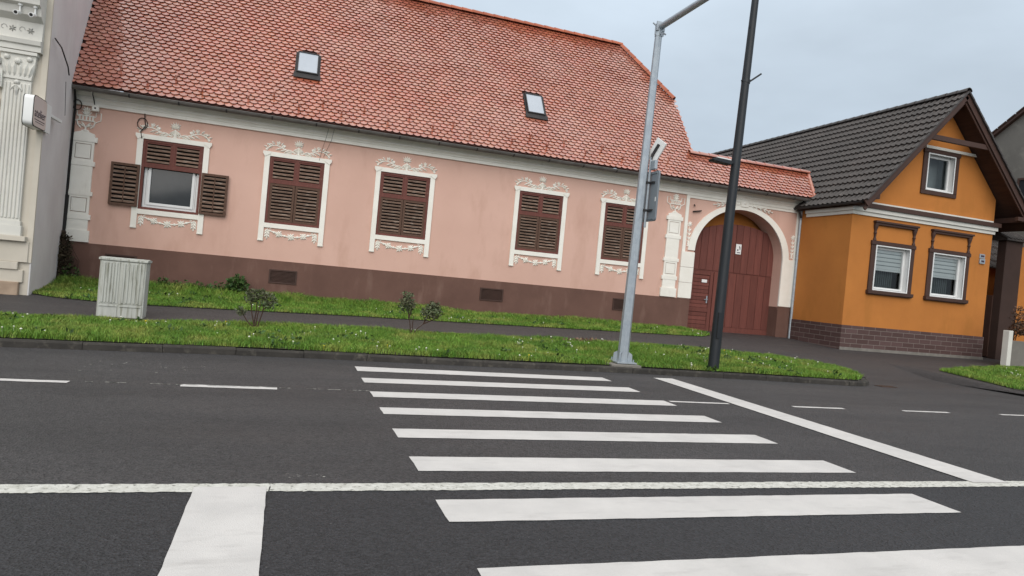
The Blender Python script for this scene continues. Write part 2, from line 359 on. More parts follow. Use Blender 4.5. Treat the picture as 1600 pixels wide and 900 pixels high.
# kerbs: one stone after another, small gaps between
m = MB()
def kerb_run(pts, ht=.10, wd=.13, ln=.95):
    P = [Vector((p[0], p[1], 0)) for p in pts]; i = 0
    seg = []
    for a, b in zip(P[:-1], P[1:]):
        n = max(1, round((b-a).length/ln)); seg += [(a.lerp(b, k/n), a.lerp(b, (k+1)/n)) for k in range(n)]
    for a, b in seg:
        d = (b-a).normalized(); a2, b2 = a+d*.0035, b-d*.0035; n = Vector((-d.y, d.x, 0)); j = random.uniform(-.006, .006); c = .025
        prof = [(0, -.05), (.006, ht-c), (c, ht), (wd, ht), (wd, -.05)]
        m.add([q+n*(pp[0]+j)+Vector((0, 0, pp[1]+j*.8)) for q in (a2, b2) for pp in prof],
              [(0, 1, 6, 5), (1, 2, 7, 6), (2, 3, 8, 7), (3, 4, 9, 8), (0, 4, 3, 2, 1), (5, 6, 7, 8, 9)])
kerb_run([(x, kerb_y(x)) for x in np.linspace(-21, 10.98, 34)])
ARC = [(10.98, 11.0), (11.18, 11.0), (11.38, 11.04), (11.56, 11.12), (11.74, 11.24), (11.89, 11.4), (12.02, 11.6)]
kerb_run(ARC, ln=.3); 
kerb_run([(12.02, 11.6), (12.25, 12.1), (12.42, 12.6), (12.45, 13.1)], ht=.13, ln=.3)
kerb_run([(16.1, 13.3), (15.85, 12.0), (15.6, 10.7), (15.66, 10.45), (15.9, 10.32), (16.2, 10.3)], ht=.11, ln=.5)
kerb_run([(16.2, 10.3), (60, 10.1)])
struct(m.build('kerb', CONC))

# road markings, thin sheets with slightly ragged edges
def ragged(m, A, B, C, D, z=.004, amp=.003, step=.09):
    def edge(p, q):
        p, q = Vector(p), Vector(q); n = max(2, int((q-p).length/step)); d = (q-p).normalized(); nn = Vector((-d.y, d.x))
        return [p.lerp(q, i/n)+nn*random.uniform(-amp, amp) for i in range(n)]
    poly = edge(A, B)+edge(B, C)+edge(C, D)+edge(D, A); k = len(m.v)
    m.v += [(p.x, p.y, z) for p in poly]; m.f.append(tuple(range(k, k+len(poly)))); return m
STR = [(10.30, 9.87, 10.42, 10.05), (9.27, 8.90, 9.47, 9.08), (8.27, 7.92, 8.42, 8.06), (7.33, 7.0, 7.43, 7.05), (6.36, 6.02, 6.43, 6.04), (5.40, 5.01, 5.39, 4.98), (4.36, 3.96, 4.38, 3.93), (3.31, 2.86, 3.29, 2.83), (2.25, 1.8, 2.25, 1.8), (1.2, .75, 1.2, .75), (.15, -.3, .15, -.3)]
m = MB()
for lt, lb, rt, rb in STR: ragged(m, (1.04, lb), (5.15, rb), (5.15, rt), (1.035, lt), amp=.004)
struct(m.build('zebra_crossing_marking', PAINT))
m = MB(); ragged(m, (6.23, 4.66), (6.68, 4.66), (6.68, 10.70), (6.28, 10.68), z=.008); struct(m.build('far_stop_line_marking', PAINT))
m = MB(); ragged(m, (-.43, 1.0), (0.0, 1.0), (-.02, 4.64), (-.45, 4.64), z=.008); struct(m.build('near_stop_line_marking', PAINT))
m = MB(); x = -30.0
while x < 60:
    n = 6.0; ragged(m, (x, 4.555), (x+n, 4.555), (x+n, 4.715), (x, 4.715), amp=.008, step=.035); x += n
struct(m.build('centre_line_marking', ROUGHPAINT))
m = MB()
for x0, x1, y0, y1 in [(-6.4, -5.0, 7.95, 8.05), (-3.9, -2.08, 8.06, 8.18), (-1.02, -.02, 8.13, 8.27), (5.22, 6.2, 8.34, 8.42), (7.31, 8.27, 8.30, 8.39), (9.46, 10.44, 8.31, 8.39), (11.6, 12.6, 8.31, 8.39), (13.7, 14.7, 8.3, 8.38)]:
    ragged(m, (x0, y0), (x1, y0+.03 if x1 < 0 else y0), (x1, y1+.03 if x1 < 0 else y1), (x0, y1), amp=.006)
struct(m.build('lane_dash_marking', PAINT))
m = MB()          # ghost of the scraped-off lane line
for k in range(46):
    x = random.uniform(-2, 1.0); ragged(m, (x, 8.27+x*.03), (x+random.uniform(.02, .12), 8.27+x*.03), (x+.06, 8.285+x*.03), (x, 8.285+x*.03), amp=.004, step=.03)
for k in range(26):
    x, y = random.uniform(-2.2, -.9)*1, random.uniform(8.9, 9.7); s_ = random.uniform(.004, .014); ragged(m, (x, y), (x+s_*2, y), (x+s_*2, y+s_), (x, y+s_), amp=.004, step=.02)
for k in range(10):
    x, y = random.uniform(-.0, .35), random.uniform(4.83, 4.95); s_ = random.uniform(.004, .012); ragged(m, (x, y), (x+s_*2, y), (x+s_*2, y+s_*.5), (x, y+s_*.5), amp=.004, step=.02)
struct(m.build('paint_remnant_marking', ROUGHPAINT))

# ------------------------------------------------------------------ grass areas
def inpoly(px, py, poly):
    r = np.zeros(len(px), bool); n = len(poly)
    for i in range(n):
        (x1, y1), (x2, y2) = poly[i], poly[(i+1) % n]
        c = ((y1 > py) != (y2 > py)); xi = (x2-x1)*(py-y1)/((y2-y1) if y2 != y1 else 1e-9)+x1
        r ^= c & (px < xi)
    return r
kf = [(x, kerb_y(x)+.125) for x in np.arange(-14, 10.9, .8)]
VERGE = kf+[(11.3, 11.14), (11.62, 11.32), (11.9, 11.66), (12.15, 12.2), (12.33, 12.75), (12.2, 13.3), (11.5, 14.0), (10.3, 14.2), (8.5, 14.35), (7, 14.5), (4.6, 14.2), (3.9, 13.95), (2, 14.1), (.5, 13.8), (-.5, 13.55), (-2.3, 13.05), (-4.4, 12.85), (-9, 12.6), (-14, 12.5)]
STRIP = [(-5.15, 18.96), (-5.0, 16.2), (-4.4, 15.75), (-3.6, 15.55), (-2.7, 15.5), (-.9, 15.8), (1.5, 16.2), (4.6, 16.5), (8, 16.95), (10.5, 17.2), (11.7, 17.35), (12.35, 17.9), (12.3, 18.7), (12.0, 18.96)]
RIGHTG = [(16.2, 13.35), (15.97, 12.0), (15.74, 10.75), (15.8, 10.55), (16.3, 10.45), (24, 10.4), (24, 15.75), (22.3, 15.35), (19, 14.4)]
def ground_patch(name, poly):
    n = 90; xs = np.linspace(min(p[0] for p in poly), max(p[0] for p in poly), n); ys = np.linspace(min(p[1] for p in poly), max(p[1] for p in poly), n)
    bm = bmesh.new(); vs = [bm.verts.new((x, y, 0)) for x, y in poly]; bm.faces.new(vs)
    bmesh.ops.triangulate(bm, faces=bm.faces[:])
    for _ in range(5):
        bmesh.ops.subdivide_edges(bm, edges=[e for e in bm.edges if e.calc_length() > .8], cuts=1)
    bmesh.ops.triangulate(bm, faces=bm.faces[:])
    for v in bm.verts: v.co.z = float(gz(v.co.x, v.co.y))+.012
    bmesh.ops.recalc_face_normals(bm, faces=bm.faces)
    me = bpy.data.meshes.new(name); bm.to_mesh(me); bm.free(); me.materials.append(SOIL)
    o = bpy.data.objects.new(name, me); COL.objects.link(o); return struct(o)
ground_patch('verge_soil', VERGE); ground_patch('house_strip_soil', STRIP); ground_patch('right_lawn_soil', RIGHTG)
_gn = rng.random((64, 64))
def vnoise(x, y, s):
    x = np.asarray(x)/s+100; y = np.asarray(y)/s+100; i = np.floor(x).astype(int); j = np.floor(y).astype(int); fx = x-i; fy = y-j
    fx = fx*fx*(3-2*fx); fy = fy*fy*(3-2*fy); g = lambda a, b: _gn[a % 64, b % 64]
    return (g(i, j)*(1-fx)+g(i+1, j)*fx)*(1-fy)+(g(i, j+1)*(1-fx)+g(i+1, j+1)*fx)*fy
def sample(poly, dens, xmin=None, xmax=None):
    x0, x1 = min(p[0] for p in poly), max(p[0] for p in poly); y0, y1 = min(p[1] for p in poly), max(p[1] for p in poly)
    if xmin is not None: x0 = max(x0, xmin)
    if xmax is not None: x1 = min(x1, xmax)
    n = int((x1-x0)*(y1-y0)*dens); x = rng.uniform(x0, x1, n); y = rng.uniform(y0, y1, n); k = inpoly(x, y, poly); return x[k], y[k]
def blades(name, label, poly, dens, hmin, hmax, wd, xmin=None, xmax=None, boost=None, thin=None):
    x, y = sample(poly, dens, xmin, xmax)
    keep = rng.random(len(x)) < .45+.75*vnoise(x, y, .35)
    if thin: keep &= rng.random(len(x)) > thin(x, y)
    x, y = x[keep], y[keep]; n = len(x)
    pn = .6*vnoise(x, y, .8)+.4*vnoise(x+9, y+3, .22)
    h = (hmin+(hmax-hmin)*pn)*rng.uniform(.6, 1.25, n)
    if boost is not None: h = h*boost(x, y)
    a = rng.uniform(0, 2*PI, n); l = rng.uniform(.15, 1.05, n)*h; la = rng.uniform(0, 2*PI, n)
    ww = wd*rng.uniform(.6, 1.3, n)
    z = gz(x, y)+.008
    B = np.stack([x, y, z], 1); s = np.stack([np.cos(a), np.sin(a), 0*a], 1)*ww[:, None]/2; L = np.stack([np.cos(la)*l, np.sin(la)*l, 0*l], 1); H = np.stack([0*h, 0*h, h], 1)
    V = np.stack([B-s, B+s, B+L*.35+H*.62+s*.75, B+L*.35+H*.62-s*.75, B+L+H], 1).reshape(-1, 3)
    k = np.arange(n)*5
    F = np.concatenate([np.stack([k, k+1, k+2], 1), np.stack([k, k+2, k+3], 1), np.stack([k+3, k+2, k+4], 1)])
    return tag(np_mesh(name, V, F, GRASS), label, 'grass', kind='stuff')
tall = lambda x, y: 1+1.1*np.exp(-((x-7.0)/1.1)**2-((y-13.3)/.7)**2)+.9*np.exp(-((x-6.9)/.7)**2-((y-12.0)/.4)**2)
bare = lambda x, y: .93*(((x-6.02)/.36)**2+((y-11.35)/.17)**2 < 1)+.75*(((x-6.6)/.75)**2+((y-14.05)/.22)**2 < 1)
blades('verge_grass', 'green uneven grass of the verge between kerb and footway', VERGE, 3900, .04, .115, .011, xmin=-6, boost=tall, thin=bare)
tall2 = lambda x, y: .55+.85*sm(17.3, 18.7, y)*(1.25-sm(2, 5, x)*.45)
blades('house_grass', 'grass strip along the foot of the pink house, taller against its plinth', STRIP, 2300, .05, .16, .016, boost=tall2)
blades('lawn_grass', 'short grass corner to the right of the driveway', RIGHTG, 2000, .05, .11, .014, xmax=23)
def flowers(name, label, mat, pts, r):
    m = MB()
    for x, y in pts:
        z = float(gz(x, y))+random.uniform(.05, .125); q = r*random.uniform(.5, 1.3)
        m.tube([(x, y, z-.1), (x, y, z)], .002, 3, cap=False)
        k = len(m.v); m.v += [(x+q*math.cos(a), y+q*math.sin(a), z) for a in (0, 1.26, 2.51, 3.77, 5.03)]+[(x, y, z+q*.9), (x, y, z-q*.6)]
        for j in range(5): m.f += [(k+j, k+(j+1) % 5, k+5), (k+(j+1) % 5, k+j, k+6)]
    return tag(m.build(name, mat, recalc=False), label, 'flowers', kind='stuff')
def pts(poly, n, xmin, xmax):
    x, y = sample(poly, 60, xmin, xmax); k = vnoise(x+5, y, .9) > .42; x, y = x[k], y[k]; i = rng.permutation(len(x))[:n]; return list(zip(x[i], y[i]))
flowers('clover_flowers', 'tiny white clover heads and dandelion clocks dotted over the verge', FLOWER, pts(VERGE, 150, -5, 12)+pts(RIGHTG, 26, 15.8, 20)+pts(STRIP, 55, -5, 12), .016)
flowers('dandelion_flowers', 'few yellow dandelions in the grass', YELLOW, pts(VERGE, 14, -4, 10), .014)
# broad weeds
def leafcloud(m, c, rad, n, size, flat=.6, up=.3):
    for _ in range(n):
        while True:
            p = Vector((random.uniform(-1, 1), random.uniform(-1, 1), random.uniform(-1, 1)))
            if .12 < p.length < 1: break
        p = Vector((p.x*rad[0], p.y*rad[1], p.z*rad[2]))+Vector(c)
        d = Vector((random.gauss(0, 1), random.gauss(0, 1), random.gauss(up, .7))).normalized(); sd = d.cross(Vector((random.gauss(0, 1), random.gauss(0, 1), random.gauss(0, 1)))).normalized()
        nn = d.cross(sd); q = size*random.uniform(.6, 1.35)
        m.add([p, p+d*q*.5+sd*q*.3+nn*q*.08, p+d*q, p+d*q*.5-sd*q*.3+nn*q*.08], [(0, 1, 2, 3)])
    return m
m = MB()
for x, y in pts(VERGE, 130, -5, 11.5)+pts(STRIP, 90, -5, 11): leafcloud(m, (x, y, float(gz(x, y))+.05), (.08, .08, .04), 9, .075)
tag(m.build('ground_weeds', LEAF, recalc=False), 'broad-leaved weeds scattered through the grass', 'weeds', kind='stuff')
m = MB()
for k in range(420):
    a, rr = random.uniform(0, 2*PI), random.random()**.6; x, y = 6.6+.78*rr*math.cos(a), 14.02+.26*rr*math.sin(a)
    leafcloud(m, (x, y, float(gz(x, y))+.03+.06*(1-rr)), (.02, .02, .02), 1, .075)
tag(m.build('leaf_litter', DRYLEAF, recalc=False), 'patch of dead brown leaves raked up in the verge grass', 'leaf litter', kind='stuff')

# ------------------------------------------------------------------ roof tile helper: beaver-tail tiles laid row on row
def tile_field(m, P0, xdir, sdir, ndir, xmin, xmax, L, keep, w=.19, ex=.127, seed=1):
    rr = random.Random(seed); P0, xd, sdv, nd = (Vector(a) for a in (P0, xdir, sdir, ndir)); rows = int(L/ex)
    prof = [(-.5, 1), (-.5, .44), (-.43, .25), (-.27, .09), (-.09, .01), (.09, .01), (.27, .09), (.43, .25), (.5, .44), (.5, 1)]
    for j in range(rows):
        t = j*ex; off = (j % 2)*w/2; n = int((xmax-xmin)/w)+2
        for i in range(n):
            x = xmin+off+i*w
            if not keep(x, t): continue
            lift = .033+rr.uniform(-.003, .005); tw = rr.uniform(-.003, .003); g = w-.010; le = ex*1.28; jt = rr.uniform(-.004, .004)
            vs = []
            for (a, b) in prof:
                h = lift*(1-b)+.010+tw*a*2; vs.append(P0+xd*(x+a*g)+sdv*(t+jt+b*le)+nd*h)
            lo = [v-nd*.010 for v in vs]; k = len(vs)
            m.add(vs+lo, [tuple(range(k))]+[(i2, i2+k, i2+1+k, i2+1) for i2 in range(k-1)])
    return m
def half_tiles(m, a, b, r, ln=.36, up=(0, 0, 1)):      # overlapping half-round ridge tiles
    a, b = Vector(a), Vector(b); d = (b-a); n = max(1, round(d.length/ln)); d.normalize(); sd = d.cross(Vector(up)).normalized(); uu = sd.cross(d).normalized()
    for i in range(n):
        p, q = a.lerp(b, i/n)-d*.03, a.lerp(b, (i+1)/n)+d*.03; k = len(m.v); ns = 8
        for c, rr in ((p, r*1.12), (q, r*.95)):
            for z in (1, .86):
                for j in range(ns+1):
                    t = PI*j/ns; m.v.append(tuple(c+sd*math.cos(t)*rr*z+uu*math.sin(t)*rr*z))
        w_ = ns+1
        for j in range(ns): m.f += [(k+j, k+j+1, k+2*w_+j+1, k+2*w_+j), (k+j, k+w_+j, k+w_+j+1, k+j+1), (k+2*w_+j, k+2*w_+j+1, k+3*w_+j+1, k+3*w_+j)]
    return m

# ================================================================== PINK HOUSE
PH = empty('pink_house', (3, 19, .44), 'long pink plastered house with steep red tiled roof and white stucco window surrounds', 'house')
Y = 19.0
WC = [-3.0, -.04, 2.83, 6.86, 9.63]
# wall with openings
m = MB()
ops = [(c-.69, c+.69, 2.40, 4.15) for c in WC]
xs = sorted({-5.26, 11.7} | {o[0] for o in ops} | {o[1] for o in ops}); zs = [1.38, 2.40, 4.15, 5.2]
for i in range(len(xs)-1):
    for j in range(3):
        if j == 1 and any(abs(xs[i]-o[0]) < 1e-6 for o in ops): continue
        m.add([(xs[i], Y, zs[j]), (xs[i+1], Y, zs[j]), (xs[i+1], Y, zs[j+1]), (xs[i], Y, zs[j+1])], [(0, 1, 2, 3)])
for a, b, c, d in ops:
    m.add([(a, Y, c), (a, Y+.3, c), (a, Y+.3, d), (a, Y, d), (b, Y, c), (b, Y+.3, c), (b, Y+.3, d), (b, Y, d)], [(0, 1, 2, 3), (4, 7, 6, 5), (3, 2, 6, 7), (0, 4, 5, 1)])
# gateway wall: piers and the wall above the arch
AX, AH, AZ, AB = 13.90, 1.70, 3.0, 1.50
def arch(k, t): return (AX+AH*k*math.cos(t) if k == 1 else AX+(AH+k-1)*math.cos(t), AZ+(AB if k == 1 else AB+(k-1)*.68)*math.sin(t))
m.add([(11.7, Y, 1.38), (12.2, Y, 1.38), (12.2, Y, AZ), (11.7, Y, AZ), (11.7, Y, 5.2), (12.2, Y, 5.2)], [(0, 1, 2, 3), (3, 2, 5, 4)])
m.add([(15.6, Y, 1.38), (16.15, Y, 1.38), (16.15, Y, AZ), (15.6, Y, AZ), (16.15, Y, 5.2), (15.6, Y, 5.2)], [(0, 1, 2, 3), (3, 2, 4, 5)])
T = [PI-PI*i/40 for i in range(41)]
for a, b in zip(T[:-1], T[1:]):
    (x0, z0), (x1, z1) = arch(1, a), arch(1, b)
    m.add([(x0, Y, z0), (x1, Y, z1), (x1, Y, 5.2), (x0, Y, 5.2), (x0, Y+.62, z0), (x1, Y+.62, z1)], [(0, 1, 2, 3), (0, 4, 5, 1)])
m.add([(12.2, Y, 1.45), (12.2, Y+.62, 1.45), (12.2, Y+.62, AZ), (12.2, Y, AZ), (15.6, Y, 1.45), (15.6, Y+.62, 1.45), (15.6, Y+.62, AZ), (15.6, Y, AZ)], [(0, 1, 2, 3), (4, 7, 6, 5)])
m.build('wall', PINK, PH, recalc=False)
m = MB()          # gable wall over the gateway, half-hipped, and the back of the house
m.add([(11.8, 19.02, .3), (11.8, 25.0, .3), (11.8, 25.0, 5.2), (11.8, 23.3, 7.95), (11.8, 20.6, 7.95), (11.8, 19.02, 5.7)], [(0, 1, 2, 3, 4, 5)])
m.add([(-5.4, 25, .3), (11.8, 25, .3), (11.8, 25, 5.2), (-5.4, 25, 5.2)], [(0, 1, 2, 3)])
m.build('gable_wall', PINK, PH, recalc=False)
# plinth
m = MB(); m.box(-5.26, 12.195, Y-.028, Y+.02, .2, 1.44); m.box(15.605, 16.15, Y-.028, Y+.02, .2, 1.46)
m.box(15.605, 15.625, Y+.02, Y+.5, .2, 1.46); m.build('plinth', PLINTH, PH)
for k, (xa, za) in enumerate([(-4.3, .87), (-.5, .85), (5.25, .86), (9.49, .90)]):
    m = MB(); x0, x1, z0, z1 = xa, xa+.70, za, za+.36
    for q in ((x0, x1, z0, z0+.035), (x0, x1, z1-.035, z1), (x0, x0+.035, z0+.035, z1-.035), (x1-.035, x1, z0+.035, z1-.035)): m.box(q[0], q[1], Y-.052, Y-.02, q[2], q[3])
    f = m.build('cellar_vent', BROWN, PH)
    m = MB()
    for i in range(9): m.obox(((x0+x1)/2, Y-.036, z0+.05+i*.033), (1, 0, 0), (0, 1, -.8), (0, .8, 1), x1-x0-.08, .02, .006)
    m.box(x0+.035, x1-.035, Y-.027, Y-.0285, z0+.035, z1-.035)
    m.build('vent_grille', BROWN, f)
# cornice
CP = [(Y+.05, 4.74), (Y-.06, 4.74), (Y-.06, 4.825), (Y-.075, 4.835), (Y-.085, 4.87), (Y-.11, 4.90), (Y-.125, 4.905), (Y-.125, 4.945), (Y-.11, 4.947), (Y-.11, 4.963), (Y-.15, 4.966), (Y-.165, 5.0), (Y-.19, 5.04), (Y-.19, 5.06), (Y+.05, 5.07)]
m = MB(); m.prismx(CP, -5.24, 16.15); m.build('cornice', STUCCO, PH)
# gutter
m = MB(); G = (Y-.46, 5.085); k = 8; ri = .078
prof = [(G[0]-ri*math.cos(PI*i/k), G[1]-ri*math.sin(PI*i/k)) for i in range(k+1)]+[(G[0]+(ri-.008)*math.cos(PI*i/k), G[1]-(ri-.008)*math.sin(PI*i/k)) for i in range(k+1)]
m.prismx(prof, -5.22, 16.2); m.tube([(-5.22, G[0]-ri, G[1]), (16.2, G[0]-ri, G[1])], .012, 6)
m.build('gutter', GUTTER, PH)
p = [(G[0]-(ri+.006)*math.cos(PI*i/8), G[1]-(ri+.006)*math.sin(PI*i/8)) for i in range(9)]+[(G[0]+ri*math.cos(PI*i/8), G[1]-ri*math.sin(PI*i/8)) for i in range(9)]
m = MB(); m.prismx(p, -4.0, -3.965); g0_ = m.build('gutter_bracket', LEAD, PH)
for i in range(1, 19): o = g0_.copy(); COL.objects.link(o); o.location = (i*1.08, 0, 0)
m = MB(); m.box(-5.2, 16.15, Y-.36, Y+.02, 5.085, 5.11); m.build('eave_board', BROWN, PH)
# main roof
SL = 1.4; E0 = (Y-.49, 5.13); C_ = 1/math.sqrt(1+SL*SL); sdir = (0, C_, SL*C_); ndir = (0, -SL*C_, C_); RZ = 10.12; RY = E0[0]+(RZ-E0[1])/SL; LEN = (RY-E0[0])/C_
def keep_main(x, t):
    y = E0[0]+t*C_; z = E0[1]+t*SL*C_
    if x < -5.28-.07*(y-19): return False
    if z > 8.17 and x > 11.86-(z-8.17)*.745: return False
    if t < 1.08: return x < 16.28+t*.2
    if x > 11.92: return False
    for c in ((.0, 6.50, 7.22), (6.62, 6.52, 7.23)):
        if abs(x-c[0]) < .27 and c[1]-.12 < z < c[2]: return False
    return True
m = tile_field(MB(), (0, E0[0], E0[1]), (1, 0, 0), sdir, ndir, -5.4, 16.6, LEN, keep_main)
m.build('roof_tiles', TILE, PH, recalc=False)
m = MB(); h = lambda y: E0[1]+(y-E0[0])*SL-.012
m.add([(-5.5, E0[0], h(E0[0])), (11.87, E0[0], h(E0[0])), (11.87, 20.68, h(20.68)), (10.4, RY, h(RY)), (-5.5, RY, h(RY))], [(0, 1, 2, 3, 4)])
b_ = 2*RY-E0[0]
m.add([(-5.5, b_, h(E0[0])), (11.87, b_, h(E0[0])), (11.87, 2*RY-20.68, h(20.68)), (10.4, RY, h(RY)), (-5.5, RY, h(RY))], [(4, 3, 2, 1, 0)])
m.add([(11.87, 20.68, h(20.68)), (11.87, 2*RY-20.68, h(20.68)), (10.4, RY, h(RY))], [(0, 1, 2)])
m.build('roof_deck', UNDER, PH, recalc=False)
m = MB(); half_tiles(m, (-5.5, RY, RZ+.01), (10.42, RY, RZ+.01), .115)
half_tiles(m, (11.87, 20.68, 8.18), (10.40, RY, RZ), .105, ln=.34)
m.build('ridge_tiles', RIDGE, PH, smooth=True)
m = MB()          # mortared verge tiles over the gateway
for i in range(14):
    t = i*.149+1.22; y = E0[0]+t*C_; z = E0[1]+t*SL*C_
    if z > 8.05: break
    m.obox((11.905, y, z), (1, 0, 0), sdir, ndir, .035, .155, .06)
m.build('verge_tiles', RIDGE, PH)
m0 = None
for i, (xx, row) in enumerate([(x0, r0) for r0, st, n in ((3, -4.9, 14), (5, -4.3, 14)) for x0 in [st+k*1.17+((k*37) % 5)*.03 for k in range(n)]]):
    t = row*.149+.05; p = Vector((xx, E0[0]+t*C_, E0[1]+t*SL*C_))+Vector(ndir)*.05
    if m0 is None:
        mm = MB(); mm.obox((0, 0, 0), (1, 0, 0), sdir, ndir, .03, .16, .012); mm.obox(Vector(sdir)*-.075+Vector(ndir)*.035, (1, 0, 0), sdir, ndir, .05, .015, .08)
        m0 = mm.build('snow_guard', TILE, None); m0.parent = PH; o = m0
    else: o = m0.copy(); COL.objects.link(o)
    o.location = p-PH.location
# roof windows
def skylight(cx, z0, z1):
    t0 = (z0-E0[1])/(SL*C_); t1 = (z1-E0[1])/(SL*C_); c = Vector((cx, E0[0]+(t0+t1)/2*C_, E0[1]+(t0+t1)/2*SL*C_)); n = Vector(ndir); s = Vector(sdir); X = Vector((1, 0, 0)); L = t1-t0; W = .56
    m = MB()
    for sx in (-1, 1): m.obox(c+X*sx*(W/2-.015)+n*.05, X, s, n, .032, L, .11)
    for st in (-1, 1): m.obox(c+s*st*(L/2-.02)+n*.05, X, s, n, W-.062, .04, .11)
    f = m.build('skylight', LEAD, PH)
    mm = MB(); mm.obox(c+n*.08, X, s, n, W-.062, L-.08, .012); mm.build('skylight_pane', BLIND, f)
    mm = MB(); mm.obox(c-s*(L/2+.09)+n*.065+X*0, X, s, n, W+.14, .18, .012)
    for sx in (-1, 1): mm.obox(c+X*sx*(W/2+.025)+n*.045, X, s, n, .05, L+.02, .012)
    mm.build('flashing', LEAD, f)
skylight(.0, 6.50, 7.19); skylight(6.62, 6.50, 7.20)
# gateway roof
gy, gzr = E0[0]+1.14*C_, E0[1]+1.14*SL*C_
m = MB(); m.add([(11.8, E0[0], h(E0[0])), (16.25, E0[0], h(E0[0])), (16.45, gy, gzr-.02), (11.8, gy, gzr-.02), (11.8, 2*gy-E0[0]+.3, h(E0[0])), (16.25, 2*gy-E0[0]+.3, h(E0[0]))], [(0, 1, 2, 3), (3, 2, 5, 4), (1, 5, 2)])
m.build('gateway_roof_deck', UNDER, PH, recalc=False)
m = MB(); half_tiles(m, (11.80, gy, gzr+.03), (16.47, gy, gzr+.03), .10)
half_tiles(m, (16.30, E0[0]+.02, E0[1]+.05), (16.47, gy, gzr+.02), .06, ln=.3); m.build('gateway_ridge_tiles', TILE, PH, smooth=True)

# windows ----------------------------------------------------------
ZB, ZT = 2.40, 4.15
def slats(m, x0, x1, z0, z1, n, y, tilt=.55):
    for i in range(n):
        z = z0+(i+.5)*(z1-z0)/n; hgt = (z1-z0)/n
        m.obox(((x0+x1)/2, y, z), (1, 0, 0), (0, 1, tilt), (0, -tilt, 1), x1-x0, .075, .016*1.0)
        m.obox(((x0+x1)/2, y-.028+random.uniform(-.004, .004), z-.006), (1, 0, 0), (0, 1, 0), (0, 0, 1), x1-x0, .012, hgt*.52)
    return m
def frame(m, x0, x1, z0, z1, t, y0, y1):
    m.box(x0, x1, y0, y1, z0, z0+t); m.box(x0, x1, y0, y1, z1-t, z1); m.box(x0, x0+t, y0, y1, z0+t, z1-t); m.box(x1-t, x1, y0, y1, z0+t, z1-t); return m
def shutter_leaf(x0, x1, z0, z1, y, parent, n=10):
    m = frame(MB(), x0, x1, z0, z1, .058, y, y+.045); f = m.build('shutter', DARKWOOD, parent)
    slats(MB(), x0+.060, x1-.060, z0+.062, z1-.062, n, y+.025).build('slats', OLDWOOD, f)
    mm = MB(); mm.box(x0+.055, x1-.055, y+.046, y+.05, z0+.055, z1-.055); mm.build('shutter_backing', BLACK, f)  # black sheet standing in for the shade between the slats
    return f
def surround(m):
    o = .82; i = .69; y0 = Y-.042
    m.box(-o, -i, y0, Y, 1.945, 4.26); m.box(i, o, y0, Y, 1.945, 4.26); m.box(-i, i, y0, Y, 4.145, 4.26); m.box(-i, i, y0, Y, 2.285, 2.405)
    for s in (-1, 1):
        m.prism([(s*.815, 4.12), (s*.865, 4.20), (s*.865, 4.262), (s*.68, 4.262), (s*.68, 4.2)][::s], y0-.015, Y)
        m.box(min(s*.69, s*.82)-.004, max(s*.69, s*.82)+.004, y0-.008, Y, 1.93, 1.965)
    return m
def crest(m, z0=4.265):
    y0 = Y-.004; q = lambda x, z: (x, z0+z)
    m.rib([q(0, 0), q(0, .08), q(0, .2)], [.03, .024, .02], y0)
    for a in (20, 45, 68, 90, 112, 135, 160): m.leaf(0, z0+.225, R(a), .17 if 40 < a < 140 else .13, .05, .045, y0)
    m.leaf(-.05, z0+.20, R(170), .05, .03, .02, y0); m.leaf(.05, z0+.20, R(10), .05, .03, .02, y0)
    for a in (222, 240, 258, 282, 300, 318): m.leaf(0, z0+.19, R(a), .22, .05, .045, y0)
    for s in (-1, 1):
        f = lambda x, z: (s*x, z0+z)
        stem = [f(.06, .03), f(.2, .06), f(.34, .10), f(.46, .155), f(.57, .175), f(.67, .15), f(.75, .10), f(.80, .06)]
        m.rib(stem, [.016, .016, .015, .014, .013, .012, .011, .011], y0)
        sp = [f(.36+.075*math.cos(t)*(1-.09*k), .165+.075*math.sin(t)*(1-.09*k)) for k, t in enumerate([-2.3+.75*i for i in range(8)])]
        m.rib(sp, .013, y0); m.dome(s*.365, z0+.165, .036, .03, y0)
        def lf(x, z, a, l, w_=.052): m.leaf(s*x, z0+z, R(a if s > 0 else 180-a), l*1.12, w_, .042, y0)
        for x, z, a, l in ((.12, .05, 20, .15), (.16, .03, -12, .15), (.24, .07, -25, .13), (.33, .08, -18, .13), (.42, .12, -22, .15), (.5, .16, 65, .12), (.60, .19, 50, .10), (.63, .17, 15, .12), (.66, .15, -35, .11), (.70, .14, 30, .11), (.74, .11, -60, .09), (.77, .10, 20, .09), (.44, .18, 120, .09)): lf(x, z, a, l)
        for a in range(0, 360, 60): m.leaf(s*.50, z0+.245, R(a+20), .055, .03, .02, y0)
        m.dome(s*.785, z0+.05, .034, .03, y0)
    return m
def festoon(m):
    y0 = Y-.004
    def swag(x): return 2.215-.125*math.cos(x/.55*PI/2)
    xs = [-.55+.11*i for i in range(11)]; m.rib([(x, swag(x)) for x in xs], .017, y0)
    for x, r in ((-.31, .10), (0, .11), (.31, .10)):
        for a in range(0, 360, 45): m.leaf(x, swag(x), R(a+10), r*(1.1 if a % 90 else .9), .052, .034, y0)
        m.dome(x, swag(x), .02, .034, y0)
    for x in (-.16, .16, -.43, .43): m.dome(x, swag(x), .036, .032, y0)
    for s in (-1, 1):
        m.rib([(s*.6, 2.265), (s*.6, 2.02)], .009, y0)
        for k, z in enumerate((2.24, 2.18, 2.11)):
            for t in (-1, 1): m.leaf(s*.6, z, R(-90+t*38), .11, .052, .03, y0)
        m.leaf(s*.6, 2.05, R(-90), .08, .04, .024, y0); m.leaf(s*.56, 2.25, R(180 if s > 0 else 0), .07, .03, .02, y0)
    return m
